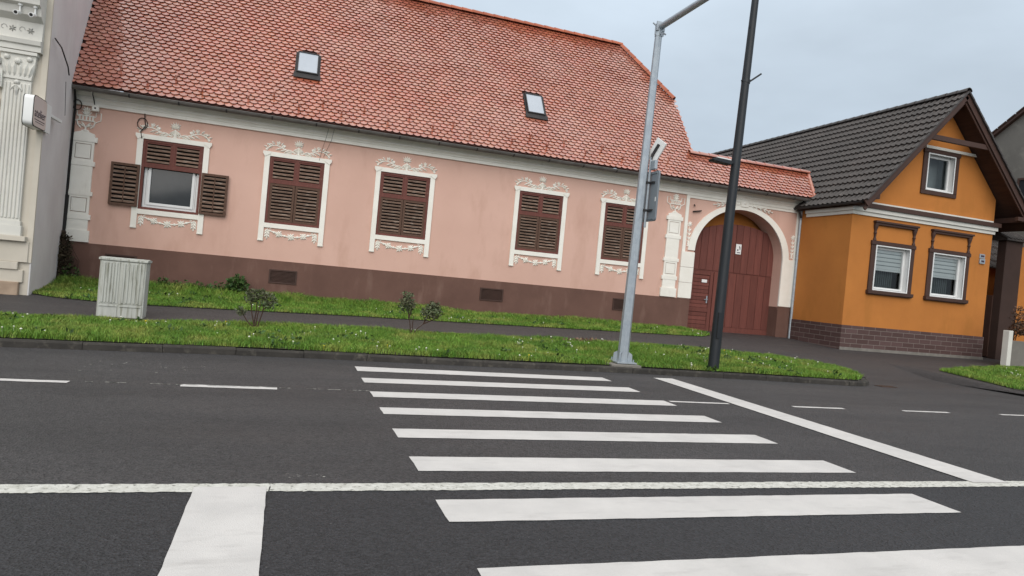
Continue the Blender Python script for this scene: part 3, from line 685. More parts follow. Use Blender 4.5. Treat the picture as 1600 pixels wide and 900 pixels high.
def make_window(c, open_):
    wn = MB(); frame(wn, -.69, .69, ZB+.005, ZT-.005, .062, Y-.015, Y+.06)
    wn.box(-.628, .628, Y-.012, Y+.055, 3.455, 3.535); wn.box(-.035, .035, Y-.010, Y+.055, 3.535, ZT-.067)
    w0 = wn.build('window', REDWOOD, None); w0.parent = PH; w0.location = (c-3, -19, -.44)
    return w0
first = make_window(WC[1], False)
surround(MB()).build('surround', STUCCO).parent = first
crest(MB()).build('crest_ornament', STUCCO).parent = first
festoon(MB()).build('festoon_ornament', STUCCO).parent = first
def upper(parent):
    for s in (-1, 1):
        xa, xb = (-.625, -.037) if s < 0 else (.037, .625)
        m = frame(MB(), xa, xb, 3.537, 4.082, .035, Y+.0, Y+.045); f = m.build('louvre_panel', REDWOOD); f.parent = parent
        o = slats(MB(), xa+.035, xb-.035, 3.575, 4.045, 5, Y+.03); o = o.build('slats', OLDWOOD); o.parent = f
        mm = MB(); mm.box(xa, xb, Y+.07, Y+.075, 3.53, 4.09); o = mm.build('louvre_shade_sheet', BLACK); o.parent = f  # added black sheet paints the shade seen through the louvres
upper(first)
for s in (-1, 1):
    xa, xb = (-.627, -.006) if s < 0 else (.006, .627)
    f = shutter_leaf(xa, xb, ZB+.07, 3.45, Y-.004, None); f.parent = first
for c in (WC[2], WC[3], WC[4]):
    o = copy_tree(first); o.parent = PH; o.location = (c-3, -19, -.44)
op = make_window(WC[0], True); op['label'] = 'window with its lower shutters folded open against the wall'
surround(MB()).build('surround', STUCCO).parent = op; crest(MB()).build('crest_ornament', STUCCO).parent = op; festoon(MB()).build('festoon_ornament', STUCCO).parent = op
upper(op)
for s in (-1, 1):
    xa, xb = (-1.33, -.70) if s < 0 else (.70, 1.33)
    f = shutter_leaf(xa, xb, 2.44, 3.48, Y-.095, None, n=9); f.parent = op
    mm = MB(); mm.box((xa+xb)/2-.012, (xa+xb)/2+.012, Y-.115, Y-.096, 2.52, 3.40); o = mm.build('tilt_rod', DARKWOOD); o.parent = f
m = frame(MB(), -.625, .625, 2.47, 3.60, .062, Y+.10, Y+.18); frame(m, -.53, .53, 2.535, 3.59, .06, Y+.075, Y+.17); m.box(-.57, -.49, Y+.10, Y+.17, 2.53, 3.4); m.box(.49, .57, Y+.10, Y+.17, 2.53, 3.4)
f = m.build('inner_frame', PVC); f.parent = op
m = MB(); m.box(-.475, .475, Y+.125, Y+.135, 2.59, 3.535); o = m.build('pane', GLASSDARK); o.parent = f

# pilasters --------------------------------------------------------
def pilaster(m, x0, x1):
    c = (x0+x1)/2; hw = (x1-x0)/2; b = lambda w_, za, zb, d=.05: m.box(c-w_, c+w_, Y-d, Y, za, zb)
    def pn(za, zb): frame(m, c-hw, c+hw, za, zb, .055, Y-.05, Y); m.box(c-hw+.069, c+hw-.069, Y-.052, Y, za+.069, zb-.069)
    b(hw, 1.46, 2.0, .05); b(hw+.05, 1.46, 1.74, .07); b(hw+.045, 2.0, 2.12, .06)
    pn(2.12, 2.58); b(hw+.045, 2.58, 2.68, .06); b(hw, 2.68, 3.30, .05); b(hw+.045, 3.30, 3.41, .06); pn(3.41, 3.88)
    b(hw+.06, 3.88, 4.0, .065); b(hw+.0, 4.0, 4.05, .055)
    m.prism([(c-hw, 4.05), (c+hw, 4.05), (c+hw-.02, 4.08), (c+hw-.09, 4.10), (c+.08, 4.12), (c-.08, 4.12), (c-hw+.09, 4.10), (c-hw+.02, 4.08)], Y-.055, Y)
    return m
def urn(m, c):
    y0 = Y-.01; r = .017; rb = lambda p, rr=r: m.rib([(c+x, z) for x, z in p], rr, y0)
    rb([(-.08, 4.13), (0, 4.16), (.08, 4.13)], .02); rb([(0, 4.13), (0, 4.24)], .022)
    rb([(-.19, 4.37), (-.17, 4.27), (-.10, 4.205)]); rb([(.19, 4.37), (.17, 4.27), (.10, 4.205)])
    for a in (25, 50, 130, 155): m.leaf(c, 4.225, R(a), .17, .045, .03, y0)
    rb([(-.19, 4.385), (.19, 4.385)]); rb([(-.17, 4.50), (.17, 4.50)])
    for x in (-.14, -.075, 0, .075, .14): rb([(x, 4.385), (x, 4.50)], .02)
    for s in (-1, 1): rb([(s*.16, 4.47), (s*.2, 4.50), (s*.2, 4.60), (s*.31, 4.60), (s*.31, 4.42), (s*.22, 4.37), (s*.17, 4.33)], .014)
    for a in (35, 62, 90, 118, 145): m.leaf(c, 4.515, R(a), .14, .05, .03, y0)
    for a in (20, 55, 90, 125, 160): m.leaf(c, 4.61, R(a), .12, .055, .03, y0)
    return m
for x0, x1 in ((-5.18, -4.73), (11.14, 11.60)):
    p = pilaster(MB(), x0, x1).build('pilaster', STUCCO, PH); urn(MB(), (x0+x1)/2).build('urn_ornament', STUCCO, p)
# gateway surround
m = MB()
ring = []
for i in range(len(T)-1):
    a, b = T[i], T[i+1]; po = lambda t, kk: (AX+(AH+kk)*math.cos(t), AZ+(AB+kk*.60)*math.sin(t))
    (x0, z0), (x1, z1), (x2, z2), (x3, z3) = po(a, .0), po(b, .0), po(b, .25), po(a, .25)
    m.add([(x0, Y-.045, z0), (x1, Y-.045, z1), (x2, Y-.045, z2), (x3, Y-.045, z3), (x0, Y+.01, z0), (x1, Y+.01, z1), (x2, Y, z2), (x3, Y, z3)], [(0, 1, 2, 3), (3, 2, 6, 7), (0, 4, 5, 1)])
m.build('arch_band', STUCCO, PH, recalc=False)
m = MB()
for za, zb in ((1.465, 1.955), (1.965, 2.445), (2.455, 2.94)): m.box(11.73, 12.205, Y-.055, Y, za, zb)
for za, zb in ((1.48, 3.06),): m.box(15.60, 16.12, Y-.055, Y, za, zb)
m.box(11.74, 11.85, Y-.04, Y, 2.94, 4.74); m.box(16.04, 16.11, Y-.04, Y, 3.06, 4.74); m.box(11.85, 16.04, Y-.035, Y, 4.655, 4.738)
m.build('gateway_pier', STUCCO, PH)
GY0 = Y+.5; y0 = Y-.004
for cx in (12.0-.045, 15.97):
    m = MB()
    for a in range(0, 360, 45): m.leaf(cx, 3.82, R(a), .10, .04, .025, y0)
    m.dome(cx, 3.82, .05, .03, y0); m.rib([(cx, 3.8), (cx, 3.15)], .012, y0)
    for z in (3.65, 3.52, 3.39, 3.28):
        for t in (-1, 1): m.leaf(cx, z-.06, R(90-t*35), .12, .045, .025, y0)
    m.prism([(cx-.06, 3.12), (cx+.06, 3.12), (cx+.015, 3.17), (cx+.06, 3.22), (cx-.06, 3.22), (cx-.015, 3.17)], Y-.02, Y)
    m.build('drop_ornament', STUCCO, PH)
for t in (-1, 1):
    m = MB(); m.rib([(13.9+t*.2, 4.66), (13.9+t*.7, 4.63), (13.9+t*1.12, 4.55)], .014, Y-.04)
    for k in range(5):
        x = 13.9+t*(.28+k*.16); z = 4.655-.012*k-.02*max(0, k-2)
        for q in (-1, 1): m.leaf(x, z-.015, R(90-t*90+q*28), .15, .045, .025, Y-.04)
    m.dome(13.9+t*1.13, 4.55, .03, .02, y0); m.build('garland_ornament', STUCCO, PH)
m = MB(); m.prism([(13.76, 4.60), (14.04, 4.60), (14.08, 4.83), (13.72, 4.83)], Y-.075, Y-.03); m.dome(13.9, 4.72, .05, .02, Y-.075); m.build('keystone', STUCCO, PH)
m = MB(); m.box(12.1, 15.52, GY0+.30, GY0+.36, 3.2, 5.2); m.build('gateway_back_wall', ORANGE, PH)
# gate
GY = Y+.42
def gtop(x): return 4.06-.30*((x-14.15)/1.5)**2
m = MB(); xs = np.linspace(12.18, 15.64, 14)
for i in range(13):
    a, b = xs[i]+.006, xs[i+1]-.006; d = random.uniform(-.004, .004)
    m.prism([(a, 2.45), (b, 2.45), (b, gtop(b)), ((a+b)/2, gtop((a+b)/2)+.01), (a, gtop(a))], GY+d, GY+.05)
xs = np.linspace(13.33, 15.64, 9)
for i in range(8): m.box(xs[i]+.006, xs[i+1]-.006, GY+.006+random.uniform(-.004, .004), GY+.05, .62, 2.42)
m.box(13.33, 15.64, GY-.006, GY+.05, .44, .615); m.box(12.18, 15.64, GY+.02, GY+.06, 2.38, 2.5)
gate = m.build('gate', GATE, PH, bevel=.004)
m = MB(); m.box(12.18, 15.64, GY+.052, GY+.075, .44, 3.6); m.build('gate_shade_sheet', BLACK, gate)  # black sheet gives the gaps between boards their painted shade
m = MB(); m.box(12.18, 12.36, GY-.008, GY+.05, .42, 2.40); m.box(13.17, 13.30, GY-.008, GY+.05, .42, 2.40); m.box(12.36, 13.17, GY-.008, GY+.05, 2.28, 2.40); m.box(12.36, 13.17, GY-.008, GY+.05, 1.06, 1.2); m.box(12.36, 13.17, GY-.008, GY+.05, .42, .52)
for i in range(9): z = 1.205+i*.119; m.box(12.365, 13.165, GY+.006, GY+.05, z, z+.11)
for i in range(4): z = .525+i*.133; m.box(12.365, 13.165, GY+.006, GY+.05, z, z+.124)
wd = m.build('wicket_door', GATE, gate, bevel=.004)
m = MB(); m.box(13.09, 13.135, GY-.018, GY-.007, 1.36, 1.60); m.tube([(13.11, GY-.018, 1.48), (13.11, GY-.06, 1.48)], .011, 6); m.tube([(13.12, GY-.06, 1.48), (12.99, GY-.06, 1.475)], .013, 6); m.build('door_handle', GALV, gate)
m = MB(); m.box(12.86, 13.06, GY-.02, GY-.007, 2.03, 2.13); m.build('letter_plate', WHITEP, gate, bevel=.003)
m = MB(); m.box(14.05, 14.26, GY-.03, GY-.006, 3.08, 3.42); pl = m.build('number_plate', WHITEP, gate, bevel=.006)
def text(name, s, size, loc, rot, mat, parent, ext=.002, sx=1):
    cu = bpy.data.curves.new(name, 'FONT'); cu.body = s; cu.size = size; cu.align_x = 'CENTER'; cu.align_y = 'CENTER'; cu.extrude = ext
    tmp = bpy.data.objects.new(name, cu); COL.objects.link(tmp); dg = bpy.context.evaluated_depsgraph_get(); dg.update()
    me = bpy.data.meshes.new_from_object(tmp.evaluated_get(dg)); bpy.data.objects.remove(tmp)
    me.materials.clear(); me.materials.append(mat); o = bpy.data.objects.new(name, me); COL.objects.link(o)
    o.parent = parent; o.location = Vector(loc)-origin(parent); o.rotation_euler = rot; o.scale = (sx, 1, 1); return o
m = MB(); m.prism([(14.155, 3.34), (14.19, 3.355), (14.215, 3.31), (14.215, 3.24), (14.19, 3.235), (14.185, 3.29)], GY-.034, GY-.0305); m.prism([(14.095, 3.225), (14.12, 3.26), (14.145, 3.245), (14.14, 3.20), (14.105, 3.19)], GY-.034, GY-.0305); m.build('plate_emblem', INK, gate)
m = MB(); m.box(14.09, 14.22, GY-.034, GY-.0305, 3.125, 3.15); m.build('number_underline', INK, gate)
# small things fixed to the pink wall
m = MB(); m.obox((12.15, Y-.05, 4.26), (1, 0, .18), (0, 1, 0), (-.18, 0, 1), .30, .05, .035); m.tube([(12.02, Y-.05, 4.46), (12.05, Y-.05, 4.40)], .02, 6); m.build('iron_hook', CABLE, PH)
m = MB(); m.box(-4.83, -4.68, Y-.15, Y-.05, 4.62, 4.77); jb = m.build('junction_box', STUCCO, PH, bevel=.01)
m = MB(); m.dome(-4.755, 4.69, .022, .01, Y-.15); m.build('box_screw', CABLE, jb)
def loop(c, r, y, n=14): return [(c[0]+r*math.cos(2*PI*i/n)*.8, y-.01*(i % 2), c[1]+r*math.sin(2*PI*i/n)) for i in range(n+1)]
m = MB(); m.tube([(-4.76, Y-.42, 5.04), (-4.79, Y-.30, 4.97), (-4.80, Y-.14, 4.9), (-4.77, Y-.10, 4.72)], .012, 5)
m.tube(loop((-3.74, 4.50), .14, Y-.03), .010, 5); m.tube([(-3.70, Y-.06, 4.75), (-3.70, Y-.03, 4.62), (-3.67, Y-.03, 4.45), (-3.76, Y-.05, 4.3), (-3.72, Y-.06, 4.14)], .012, 5)
m.tube(loop((-5.15, 4.72), .12, Y-.08), .012, 5)
m.tube([(.66, Y-.38, 5.03), (.62, Y-.1, 4.8), (.55, Y-.02, 4.5), (.50, Y-.05, 4.2)], .0045, 4); m.tube([(.80, Y-.38, 5.03), (.76, Y-.1, 4.75), (.66, Y-.02, 4.48), (.60, Y-.03, 4.3)], .0045, 4)
m.build('cable', CABLE, PH)
m = MB(); m.tube([(-5.13, Y-.44, 5.02), (-5.17, Y-.2, 4.85), (-5.19, Y-.08, 4.6), (-5.21, Y-.07, 2.5)], .026, 8); m.tube([(-5.21, Y-.07, 2.55), (-5.22, Y-.08, 1.55)], .055, 8); m.build('downpipe', CABLE, PH, smooth=True)
m = MB(); m.tube([(16.02, G[0], 5.02), (16.05, G[0]+.05, 4.95), (16.08, Y-.2, 4.88), (16.12, Y-.12, 4.82), (16.12, Y-.11, 4.6), (16.12, Y-.11, .40)], .05, 10)
for z in (4.5, 3.1, 1.7): m.tube([(16.12, Y-.11, z), (16.12, Y-.11, z+.05)], .058, 10)
m.build('downpipe', GALV, PH, smooth=True)

# ================================================================== ORANGE HOUSE
OY = 16.68; OX0, OX1 = 16.13, 22.0; RX = 19.45; RS = 1.077; AP = 8.62
OH = empty('orange_house', (19, 16.68, .4), 'orange plastered house with dark tiled gable roof and brown stone base', 'house')
def rz(x): return AP-RS*abs(x-RX)
m = MB()
ow = [(17.12, 18.52, 2.25, 3.66), (19.47, 20.87, 2.25, 3.66)]
xs = [OX0, 17.12, 18.52, 19.47, 20.87, OX1]; zs = [1.05, 2.25, 3.66, 4.55]
for i in range(5):
    for j in range(3):
        if j == 1 and i in (1, 3): continue
        m.add([(xs[i], OY, zs[j]), (xs[i+1], OY, zs[j]), (xs[i+1], OY, zs[j+1]), (xs[i], OY, zs[j+1])], [(0, 1, 2, 3)])
m.add([(OX0, OY, 1.05), (OX0, 31, 1.05), (OX0, 31, 4.9), (OX0, OY, 4.9)], [(0, 1, 2, 3)])
m.add([(OX1, OY, .3), (OX1, 31, .3), (OX1, 31, 4.9), (OX1, OY, 4.9)], [(3, 2, 1, 0)])
# gable with an opening for the attic window
gx0, gx1, gz0, gz1 = 18.86, 20.02, 5.60, 6.78
gt = lambda x: rz(x)-.22
L_, R_ = OX0+.0, OX1
m.add([(L_, OY, 4.55), (gx0, OY, 4.55), (gx0, OY, gz0), (gx0, OY, gz1), (gx0, OY, gt(gx0)), (L_, OY, gt(L_))], [(0, 1, 2, 3, 4, 5)])
m.add([(gx1, OY, 4.55), (R_, OY, 4.55), (R_, OY, gt(R_)), (gx1, OY, gt(gx1)), (gx1, OY, gz1), (gx1, OY, gz0)], [(0, 1, 2, 3, 4, 5)])
m.add([(gx0, OY, 4.55), (gx1, OY, 4.55), (gx1, OY, gz0), (gx0, OY, gz0)], [(0, 1, 2, 3)])
m.add([(gx0, OY, gz1), (gx1, OY, gz1), (gx1, OY, gt(gx1)), (RX, OY, gt(RX)), (gx0, OY, gt(gx0))], [(0, 1, 2, 3, 4)])
m.build('wall', ORANGE, OH, recalc=False)
m = MB()
m.prismz([(OX0-.03, OY-.03), (OX1+.03, OY-.03), (OX1+.03, OY+.02), (OX0+.02, OY+.02), (OX0+.02, 18.88), (OX0-.03, 18.88)], .2, 1.1)
m.build('plinth', BRICK, OH)
m = MB(); m.prismz([(OX0-.05, OY-.06), (OX1+.05, OY-.06), (OX1+.05, OY-.031), (OX0-.05, OY-.031)], .2, .43); m.build('foundation_strip', PAD, OH)
# cornice bands
m = MB(); m.prismz([(OX0-.10, OY-.10), (OX1+.10, OY-.10), (OX1+.10, OY+.01), (OX0+.01, OY+.01), (OX0+.01, 18.6), (OX0-.10, 18.6)], 4.62, 4.74)
m.prismz([(OX0-.05, OY-.05), (OX1+.05, OY-.05), (OX1+.05, OY+.01), (OX0+.01, OY+.01), (OX0+.01, 18.6), (OX0-.05, 18.6)], 4.51, 4.62); m.build('white_cornice', CREAMTRIM, OH)
m = MB(); m.prismz([(OX0-.16, OY-.16), (OX1+.16, OY-.16), (OX1+.16, OY+.01), (OX0+.01, OY+.01), (OX0+.01, 18.6), (OX0-.16, 18.6)], 4.742, 4.875); m.build('brown_cornice', BROWN, OH)
m = MB(); m.box(16.4, 21.85, OY-.11, OY, 4.877, 4.93); m.build('pale_cornice_line', CREAMTRIM, OH)
# roof: courses of interlocking tiles, rolls running down the slope
def pan_roof(m, x_ridge, x_eave, ya, yb, z_ridge, z_eave, rows, w=.20):
    d = Vector((x_eave-x_ridge, 0, z_eave-z_ridge)); L = d.length; d.normalize(); n = Vector((-d.z, 0, d.x)); n = n if n.z > 0 else -n
    ncol = int((yb-ya)/w); prof = [(0, .012), (.12, .035), (.30, .045), (.45, .03), (.55, .004), (.75, 0), (.93, .004)]
    for r in range(rows):
        t0, t1 = L*r/rows, L*(r+1)/rows+.05; k = len(m.v); cols = []
        for c in range(ncol):
            for a, h_ in prof: cols.append((ya+(c+a)*w, h_))
        cols.append((yb, .012)); nn = len(cols)
        for (t, lift) in ((t0, .0), (t1, .065), (t1, .012)):
            for yy, h_ in cols: m.v.append(tuple(Vector((x_ridge, yy, z_ridge))+d*t+n*(h_+lift-(.03 if lift == .012 else 0))))
        for i in range(nn-1): m.f += [(k+i, k+i+1, k+nn+i+1, k+nn+i), (k+nn+i, k+nn+i+1, k+2*nn+i+1, k+2*nn+i)]
    return m
FY = 15.98
m = MB(); pan_roof(m, RX, 15.93, FY, 31, AP, rz(15.93), 15); pan_roof(m, RX, 22.97, FY, 31, AP, rz(22.97), 15)
m.build('roof_tiles', BLACKTILE, OH, recalc=False, smooth=False)
m = MB()
for s in (-1, 1):
    xe = RX+s*3.48
    m.add([(RX, FY+.05, AP-.03), (xe, FY+.05, rz(xe)-.03), (xe, 31, rz(xe)-.03), (RX, 31, AP-.03), (RX, FY+.05, AP-.16), (xe, FY+.05, rz(xe)-.16), (xe, 31, rz(xe)-.16), (RX, 31, AP-.16)], [(0, 1, 2, 3), (4, 7, 6, 5), (1, 5, 6, 2), (0, 4, 5, 1)])
m.build('soffit', SOFFIT, OH, recalc=False)
m = MB(); half_tiles(m, (RX, FY-.02, AP+.03), (RX, 31, AP+.03), .11, ln=.38); m.build('ridge_tiles', BLACKTILE, OH, smooth=True)
m = MB()
for s in (-1, 1):
    a = Vector((RX, FY+.02, AP-.09)); b = Vector((RX+s*3.52, FY+.02, rz(RX+3.52)-.09)); m.beam(a, b, .04, .20, up=(0, 1, 0) if 0 else (0, 0, 1))
    m.beam(a+Vector((0, .05, -.16)), b+Vector((0, .05, -.16)), .04, .10)
m.build('barge_board', BROWN, OH)
m = MB()          # verge tiles capping the barge boards
for s in (-1, 1):
    for i in range(15):
        a = Vector((RX+s*3.52*i/15, FY-.01, rz(RX+3.52*i/15)+.035)); b = Vector((RX+s*3.52*(i+1.08)/15, FY-.01, rz(RX+3.52*(i+1.08)/15)+.055)); m.beam(a, b, .10, .05)
m.build('verge_tiles', BLACKTILE, OH)
m = MB(); m.beam((18.1, FY+.12, 7.10), (20.75, FY+.12, 7.10), .10, .15); m.build('collar_beam', BROWN, OH)
for x in (16.42, 22.48): m = MB(); m.beam((x, FY+.08, rz(x)-.33), (x, OY+.3, rz(x)-.33), .14, .16); m.build('purlin', BROWN, OH)
m = MB(); m.beam((22.2, FY+.10, 5.03), (22.75, FY+.10, 5.03), .10, .12); m.build('eave_beam', BROWN, OH)
m = MB(); g0 = (15.88, rz(15.93)-.02); prof = [(g0[0]-.06*math.cos(PI*i/8), g0[1]-.06*math.sin(PI*i/8)) for i in range(9)]+[(g0[0]+.053*math.cos(PI*i/8), g0[1]-.053*math.sin(PI*i/8)) for i in range(9)]
m.prism(prof, FY+.1, 31); m.tube([(15.9, 18.75, 4.72), (15.98, 18.78, 4.6), (16.05, 18.8, 4.5)], .04, 8); m.build('gutter', LEAD, OH)
m = MB(); m.box(18.72, 20.98, OY-.07, OY, 6.915, 7.0); m.build('gable_band', CREAMTRIM, OH)
# windows of the orange house
def orange_window(x0, x1, z0, z1, hood, blind):
    t = .17; m = MB()
    m.box(x0-t, x0, OY-.05, OY+.001, z0+.002, z1); m.box(x1, x1+t, OY-.05, OY+.001, z0+.002, z1)
    m.box(x0-t-.02, x1+t+.02, OY-.075, OY+.001, z1, z1+.10); m.box(x0-t-.02, x1+t+.02, OY-.06, OY+.001, z1+.10, z1+.125)
    if hood: m.box(x0-t-.04, x1+t+.04, OY-.12, OY+.001, z0-.11, z0); m.box(x0-t-.02, x1+t+.02, OY-.085, OY+.001, z0-.135, z0-.11)
    else: m.box(x0-t, x1+t, OY-.05, OY+.001, z0-.13, z0)
    w0 = m.build('window', BROWN, OH, bevel=.006)
    m = MB(); d = .20       # white lined reveal and fixed frame
    m.add([(x0, OY-.055, z0), (x0, OY+d, z0), (x0, OY+d, z1), (x0, OY-.055, z1), (x1, OY-.055, z0), (x1, OY+d, z0), (x1, OY+d, z1), (x1, OY-.055, z1)], [(0, 1, 2, 3), (4, 7, 6, 5), (3, 2, 6, 7), (0, 4, 5, 1)])
    frame(m, x0+.002, x1-.002, z0+.002, z1-.002, .035, OY-.06, OY-.045)
    frame(m, x0+.002, x1-.002, z0+.002, z1-.002, .05, OY+.13, OY+.20); frame(m, x0+.058, x1-.058, z0+.058, z1-.058, .055, OY+.11, OY+.19)
    f = m.build('frame', PVC, w0, recalc=False)
    m = MB(); m.add([(x0+.11, OY+.15, z0+.11), (x1-.11, OY+.15, z0+.11), (x1-.11, OY+.15, z1-.11), (x0+.11, OY+.15, z1-.11)], [(0, 1, 2, 3)]); m.build('pane', GLASS, w0, recalc=False)
    m = MB(); m.box(x0, x1, OY+.6, OY+.62, z0, z1); m.add([(x0, OY+.2, z0), (x0, OY+.6, z0), (x0, OY+.6, z1), (x0, OY+.2, z1)], [(0, 1, 2, 3)]); m.add([(x1, OY+.2, z0), (x1, OY+.6, z0), (x1, OY+.6, z1), (x1, OY+.2, z1)], [(3, 2, 1, 0)]); m.add([(x0, OY+.2, z0), (x1, OY+.2, z0), (x1, OY+.6, z0), (x0, OY+.6, z0)], [(0, 1, 2, 3)]); m.add([(x0, OY+.2, z1), (x1, OY+.2, z1), (x1, OY+.6, z1), (x0, OY+.6, z1)], [(3, 2, 1, 0)])
    m.build('dark_room', DARKROOM if hood else SKYROOM, w0, recalc=False)
    if blind:
        m = MB(); zt = z1-.112
        for i in range(5): m.box(x0+.115, x1-.115, OY+.175, OY+.18, zt-.125*(i+1)+.03, zt-.125*i)
        m.box(x0+.115, x1-.115, OY+.17, OY+.185, zt-.66, zt-.60); m.build('roller_blind', BLINDW, w0)
        m = MB(); m.box(x0+.115, x1-.115, OY+.182, OY+.184, zt-.62, zt); m.build('blind_gauze', GAUZE, w0)
        m = MB()
        for i in range(24):
            xa = x0+.2+i*.042; m.box(xa, xa+.022, OY+.36+.015*(i % 2), OY+.37+.015*(i % 2), z0+.1, zt-.45)
        m.build('net_curtain', CURTAIN, w0)
    if hood:
        m = MB(); m.box(x0-.16, x1+.20, OY-.13, OY+.001, 4.34, 4.40); m.box(x0-.13, x1+.17, OY-.09, OY+.001, 4.27, 4.34); m.build('window_hood', BROWN, w0, bevel=.006)
        for xc in (x0-.07, x1+.10):
            m = MB(); m.lathe((xc, OY-.03, z1+.125), [(.05, 0), (.05, .05), (.03, .08), (.035, .2), (.055, .235), (.035, .27), (.04, .32), (.065, .40), (.075, .46), (.075, .484)], 10); m.build('baluster', BROWN, w0, smooth=True)
    return w0
SKYROOM = M('attic_sky_reflection', (.30, .33, .34), rough=.9)  # lighter grey-blue stands in for sky reflected in the attic pane
DARKROOM = M('dim_room', (.05, .052, .055), (.03, .032, .034), scale=2, rough=.9)
BLINDW = M('white_blind_strip', (.72, .74, .75), (.68, .70, .71), rough=.7); GAUZE = M('grey_blind_gauze', (.30, .33, .34), rough=.8); CURTAIN = M('grey_net_curtain', (.13, .15, .16), (.07, .09, .08), scale=3, rough=.9)
orange_window(17.12, 18.52, 2.25, 3.66, True, True); orange_window(19.47, 20.87, 2.25, 3.66, True, True)
orange_window(gx0, gx1, gz0, gz1, False, False)
m = MB(); m.box(21.50, 21.73, OY-.03, OY, 3.68, 3.82); m.box(21.50, 21.73, OY-.05, OY, 3.50, 3.665); bx = m.build('wall_plaque', GALV, OH, bevel=.006)
m = MB(); m.box(21.54, 21.69, OY-.034, OY-.0305, 3.72, 3.78); m.box(21.55, 21.68, OY-.054, OY-.0505, 3.55, 3.61); m.build('plaque_print', INK, bx)

# ================================================================== CREAM HOUSE (left)
CH = empty('cream_house', (-6, 16, .3), 'tall cream facade with fluted pilaster and grey side wall at the left edge', 'house')
CYF = 15.82; CX = -4.86
m = MB(); m.prismz([(-14, CYF), (CX-.02, CYF), (-6.1, 26), (-14, 26)], .1, 10.6); m.build('facade_wall', CREAM, CH)
m = MB(); m.add([(CX, CYF, .1), (-5.24, 19, .1), (-6.1, 27, .1), (-6.1, 27, 10.6), (-5.24, 19, 10.6), (CX, CYF, 10.6), (CX-.02, CYF-.012, .1), (CX-.02, CYF-.012, 10.6)], [(0, 1, 4, 5), (1, 2, 3, 4), (6, 0, 5, 7)]); m.build('side_wall', GABLEGREY, CH, recalc=False)
m = MB(); m.box(CX-.10, CX+.004, CYF-.03, CYF+.02, .95, 8); m.build('corner_strip', CREAM, CH)
def fluted(cx):
    m = MB(); w2 = .235
    m.box(cx-w2, cx+w2, CYF-.07, CYF, 1.75, 4.50)
    for i in range(7): 
        x = cx-w2+.045+i*(2*w2-.09)/6; m.tube([(x, CYF-.072, 1.80), (x, CYF-.072, 4.42)], .024, 8)
    m.box(cx-w2-.05, cx+w2+.05, CYF-.12, CYF, 1.46, 1.66); m.box(cx-w2-.025, cx+w2+.025, CYF-.10, CYF, 1.66, 1.75)
    p = m.build('pilaster', CREAMTRIM, CH, bevel=.006)
    m = MB(); m.prism([(cx-w2, 4.5), (cx+w2, 4.5), (cx+w2+.04, 4.75), (cx+w2+.06, 4.98), (cx-w2-.06, 4.98), (cx-w2-.04, 4.75)], CYF-.10, CYF)
    m.box(cx-w2-.08, cx+w2+.08, CYF-.15, CYF, 4.98, 5.04)
    for s in (-1, 1):
        for k in range(3): m.leaf(cx+s*(.05+.07*k), 4.55, R(90-s*8*k), .30, .09, .05, CYF-.10)
        m.dome(cx+s*.19, 4.90, .06, .06, CYF-.10)
        m.leaf(cx, 4.40, R(-90+s*40), .16, .07, .03, CYF-.09)
    m.dome(cx, 4.84, .07, .07, CYF-.10); m.leaf(cx, 4.42, R(-90), .26, .07, .04, CYF-.09); m.dome(cx, 4.44, .05, .05, CYF-.09)
    m.build('capital', CREAMTRIM, p)
fluted(-5.33); fluted(-8.2)
m = MB(); CPR = [(CYF, 5.06), (CYF-.14, 5.06), (CYF-.14, 5.16), (CYF-.18, 5.18), (CYF-.20, 5.26), (CYF-.13, 5.28), (CYF-.12, 5.62), (CYF-.18, 5.66), (CYF-.26, 5.72), (CYF-.30, 5.86), (CYF-.40, 5.90), (CYF-.42, 6.02), (CYF-.48, 6.06), (CYF-.48, 6.20), (CYF, 6.26)]
m.prismx(CPR, -14, -4.96); m.build('entablature', CREAMTRIM, CH)
m = MB(); x = -5.15
for k in range(9):
    cx = -5.16-k*.15; 
    if k % 2 == 0:
        for a in range(0, 360, 60): m.leaf(cx, 5.45, R(a+k*15), .075, .04, .03, CYF-.12)
        m.dome(cx, 5.45, .028, .03, CYF-.12)
    else:
        m.rib([(cx+.06*math.cos(t)*(1-.1*i), 5.45+.07*math.sin(t)*(1-.1*i)) for i, t in enumerate([.8*q for q in range(7)])], .012, CYF-.12)
m.build('frieze_ornament', M('grey_frieze_relief', (.42, .41, .38), rough=.85), CH)
m = MB(); m.box(-14, -4.95, CYF-.16, CYF, 1.36, 1.46); m.box(-14, CX-.05, CYF-.06, CYF, .95, 1.36); m.box(-14, -5.06, CYF-.09, CYF, .80, .95); m.box(-14, -4.97, CYF-.05, CYF, .55, .80); m.build('base_course', CREAM, CH, bevel=.008)
m = MB(); m.box(-14, -5.02, CYF-.10, CYF, .15, .56); m.build('stone_base', STONE, CH, bevel=.01)
m = MB(); m.box(-6.9, -5.60, CYF-.02, CYF+.01, 1.9, 3.75); wn = m.build('window', GLASSDARK, CH)
m = MB(); frame(m, -7.05, -5.66, 1.75, 3.98, .14, CYF-.09, CYF); m.box(-7.2, -5.62, CYF-.14, CYF, 3.98, 4.10); m.box(-7.15, -5.58, CYF-.11, CYF, 4.62, 4.74); m.box(-7.12, -5.60, CYF-.20, CYF, 4.74, 4.86); m.build('window_moulding', CREAMTRIM, wn, bevel=.008)
m = MB(); m.box(-5.66, -5.56, CYF-.14, CYF, 4.3, 4.62); m.leaf(-5.61, 4.6, R(-90), .4, .08, .06, CYF-.14); m.build('console_bracket', CREAMTRIM, wn)
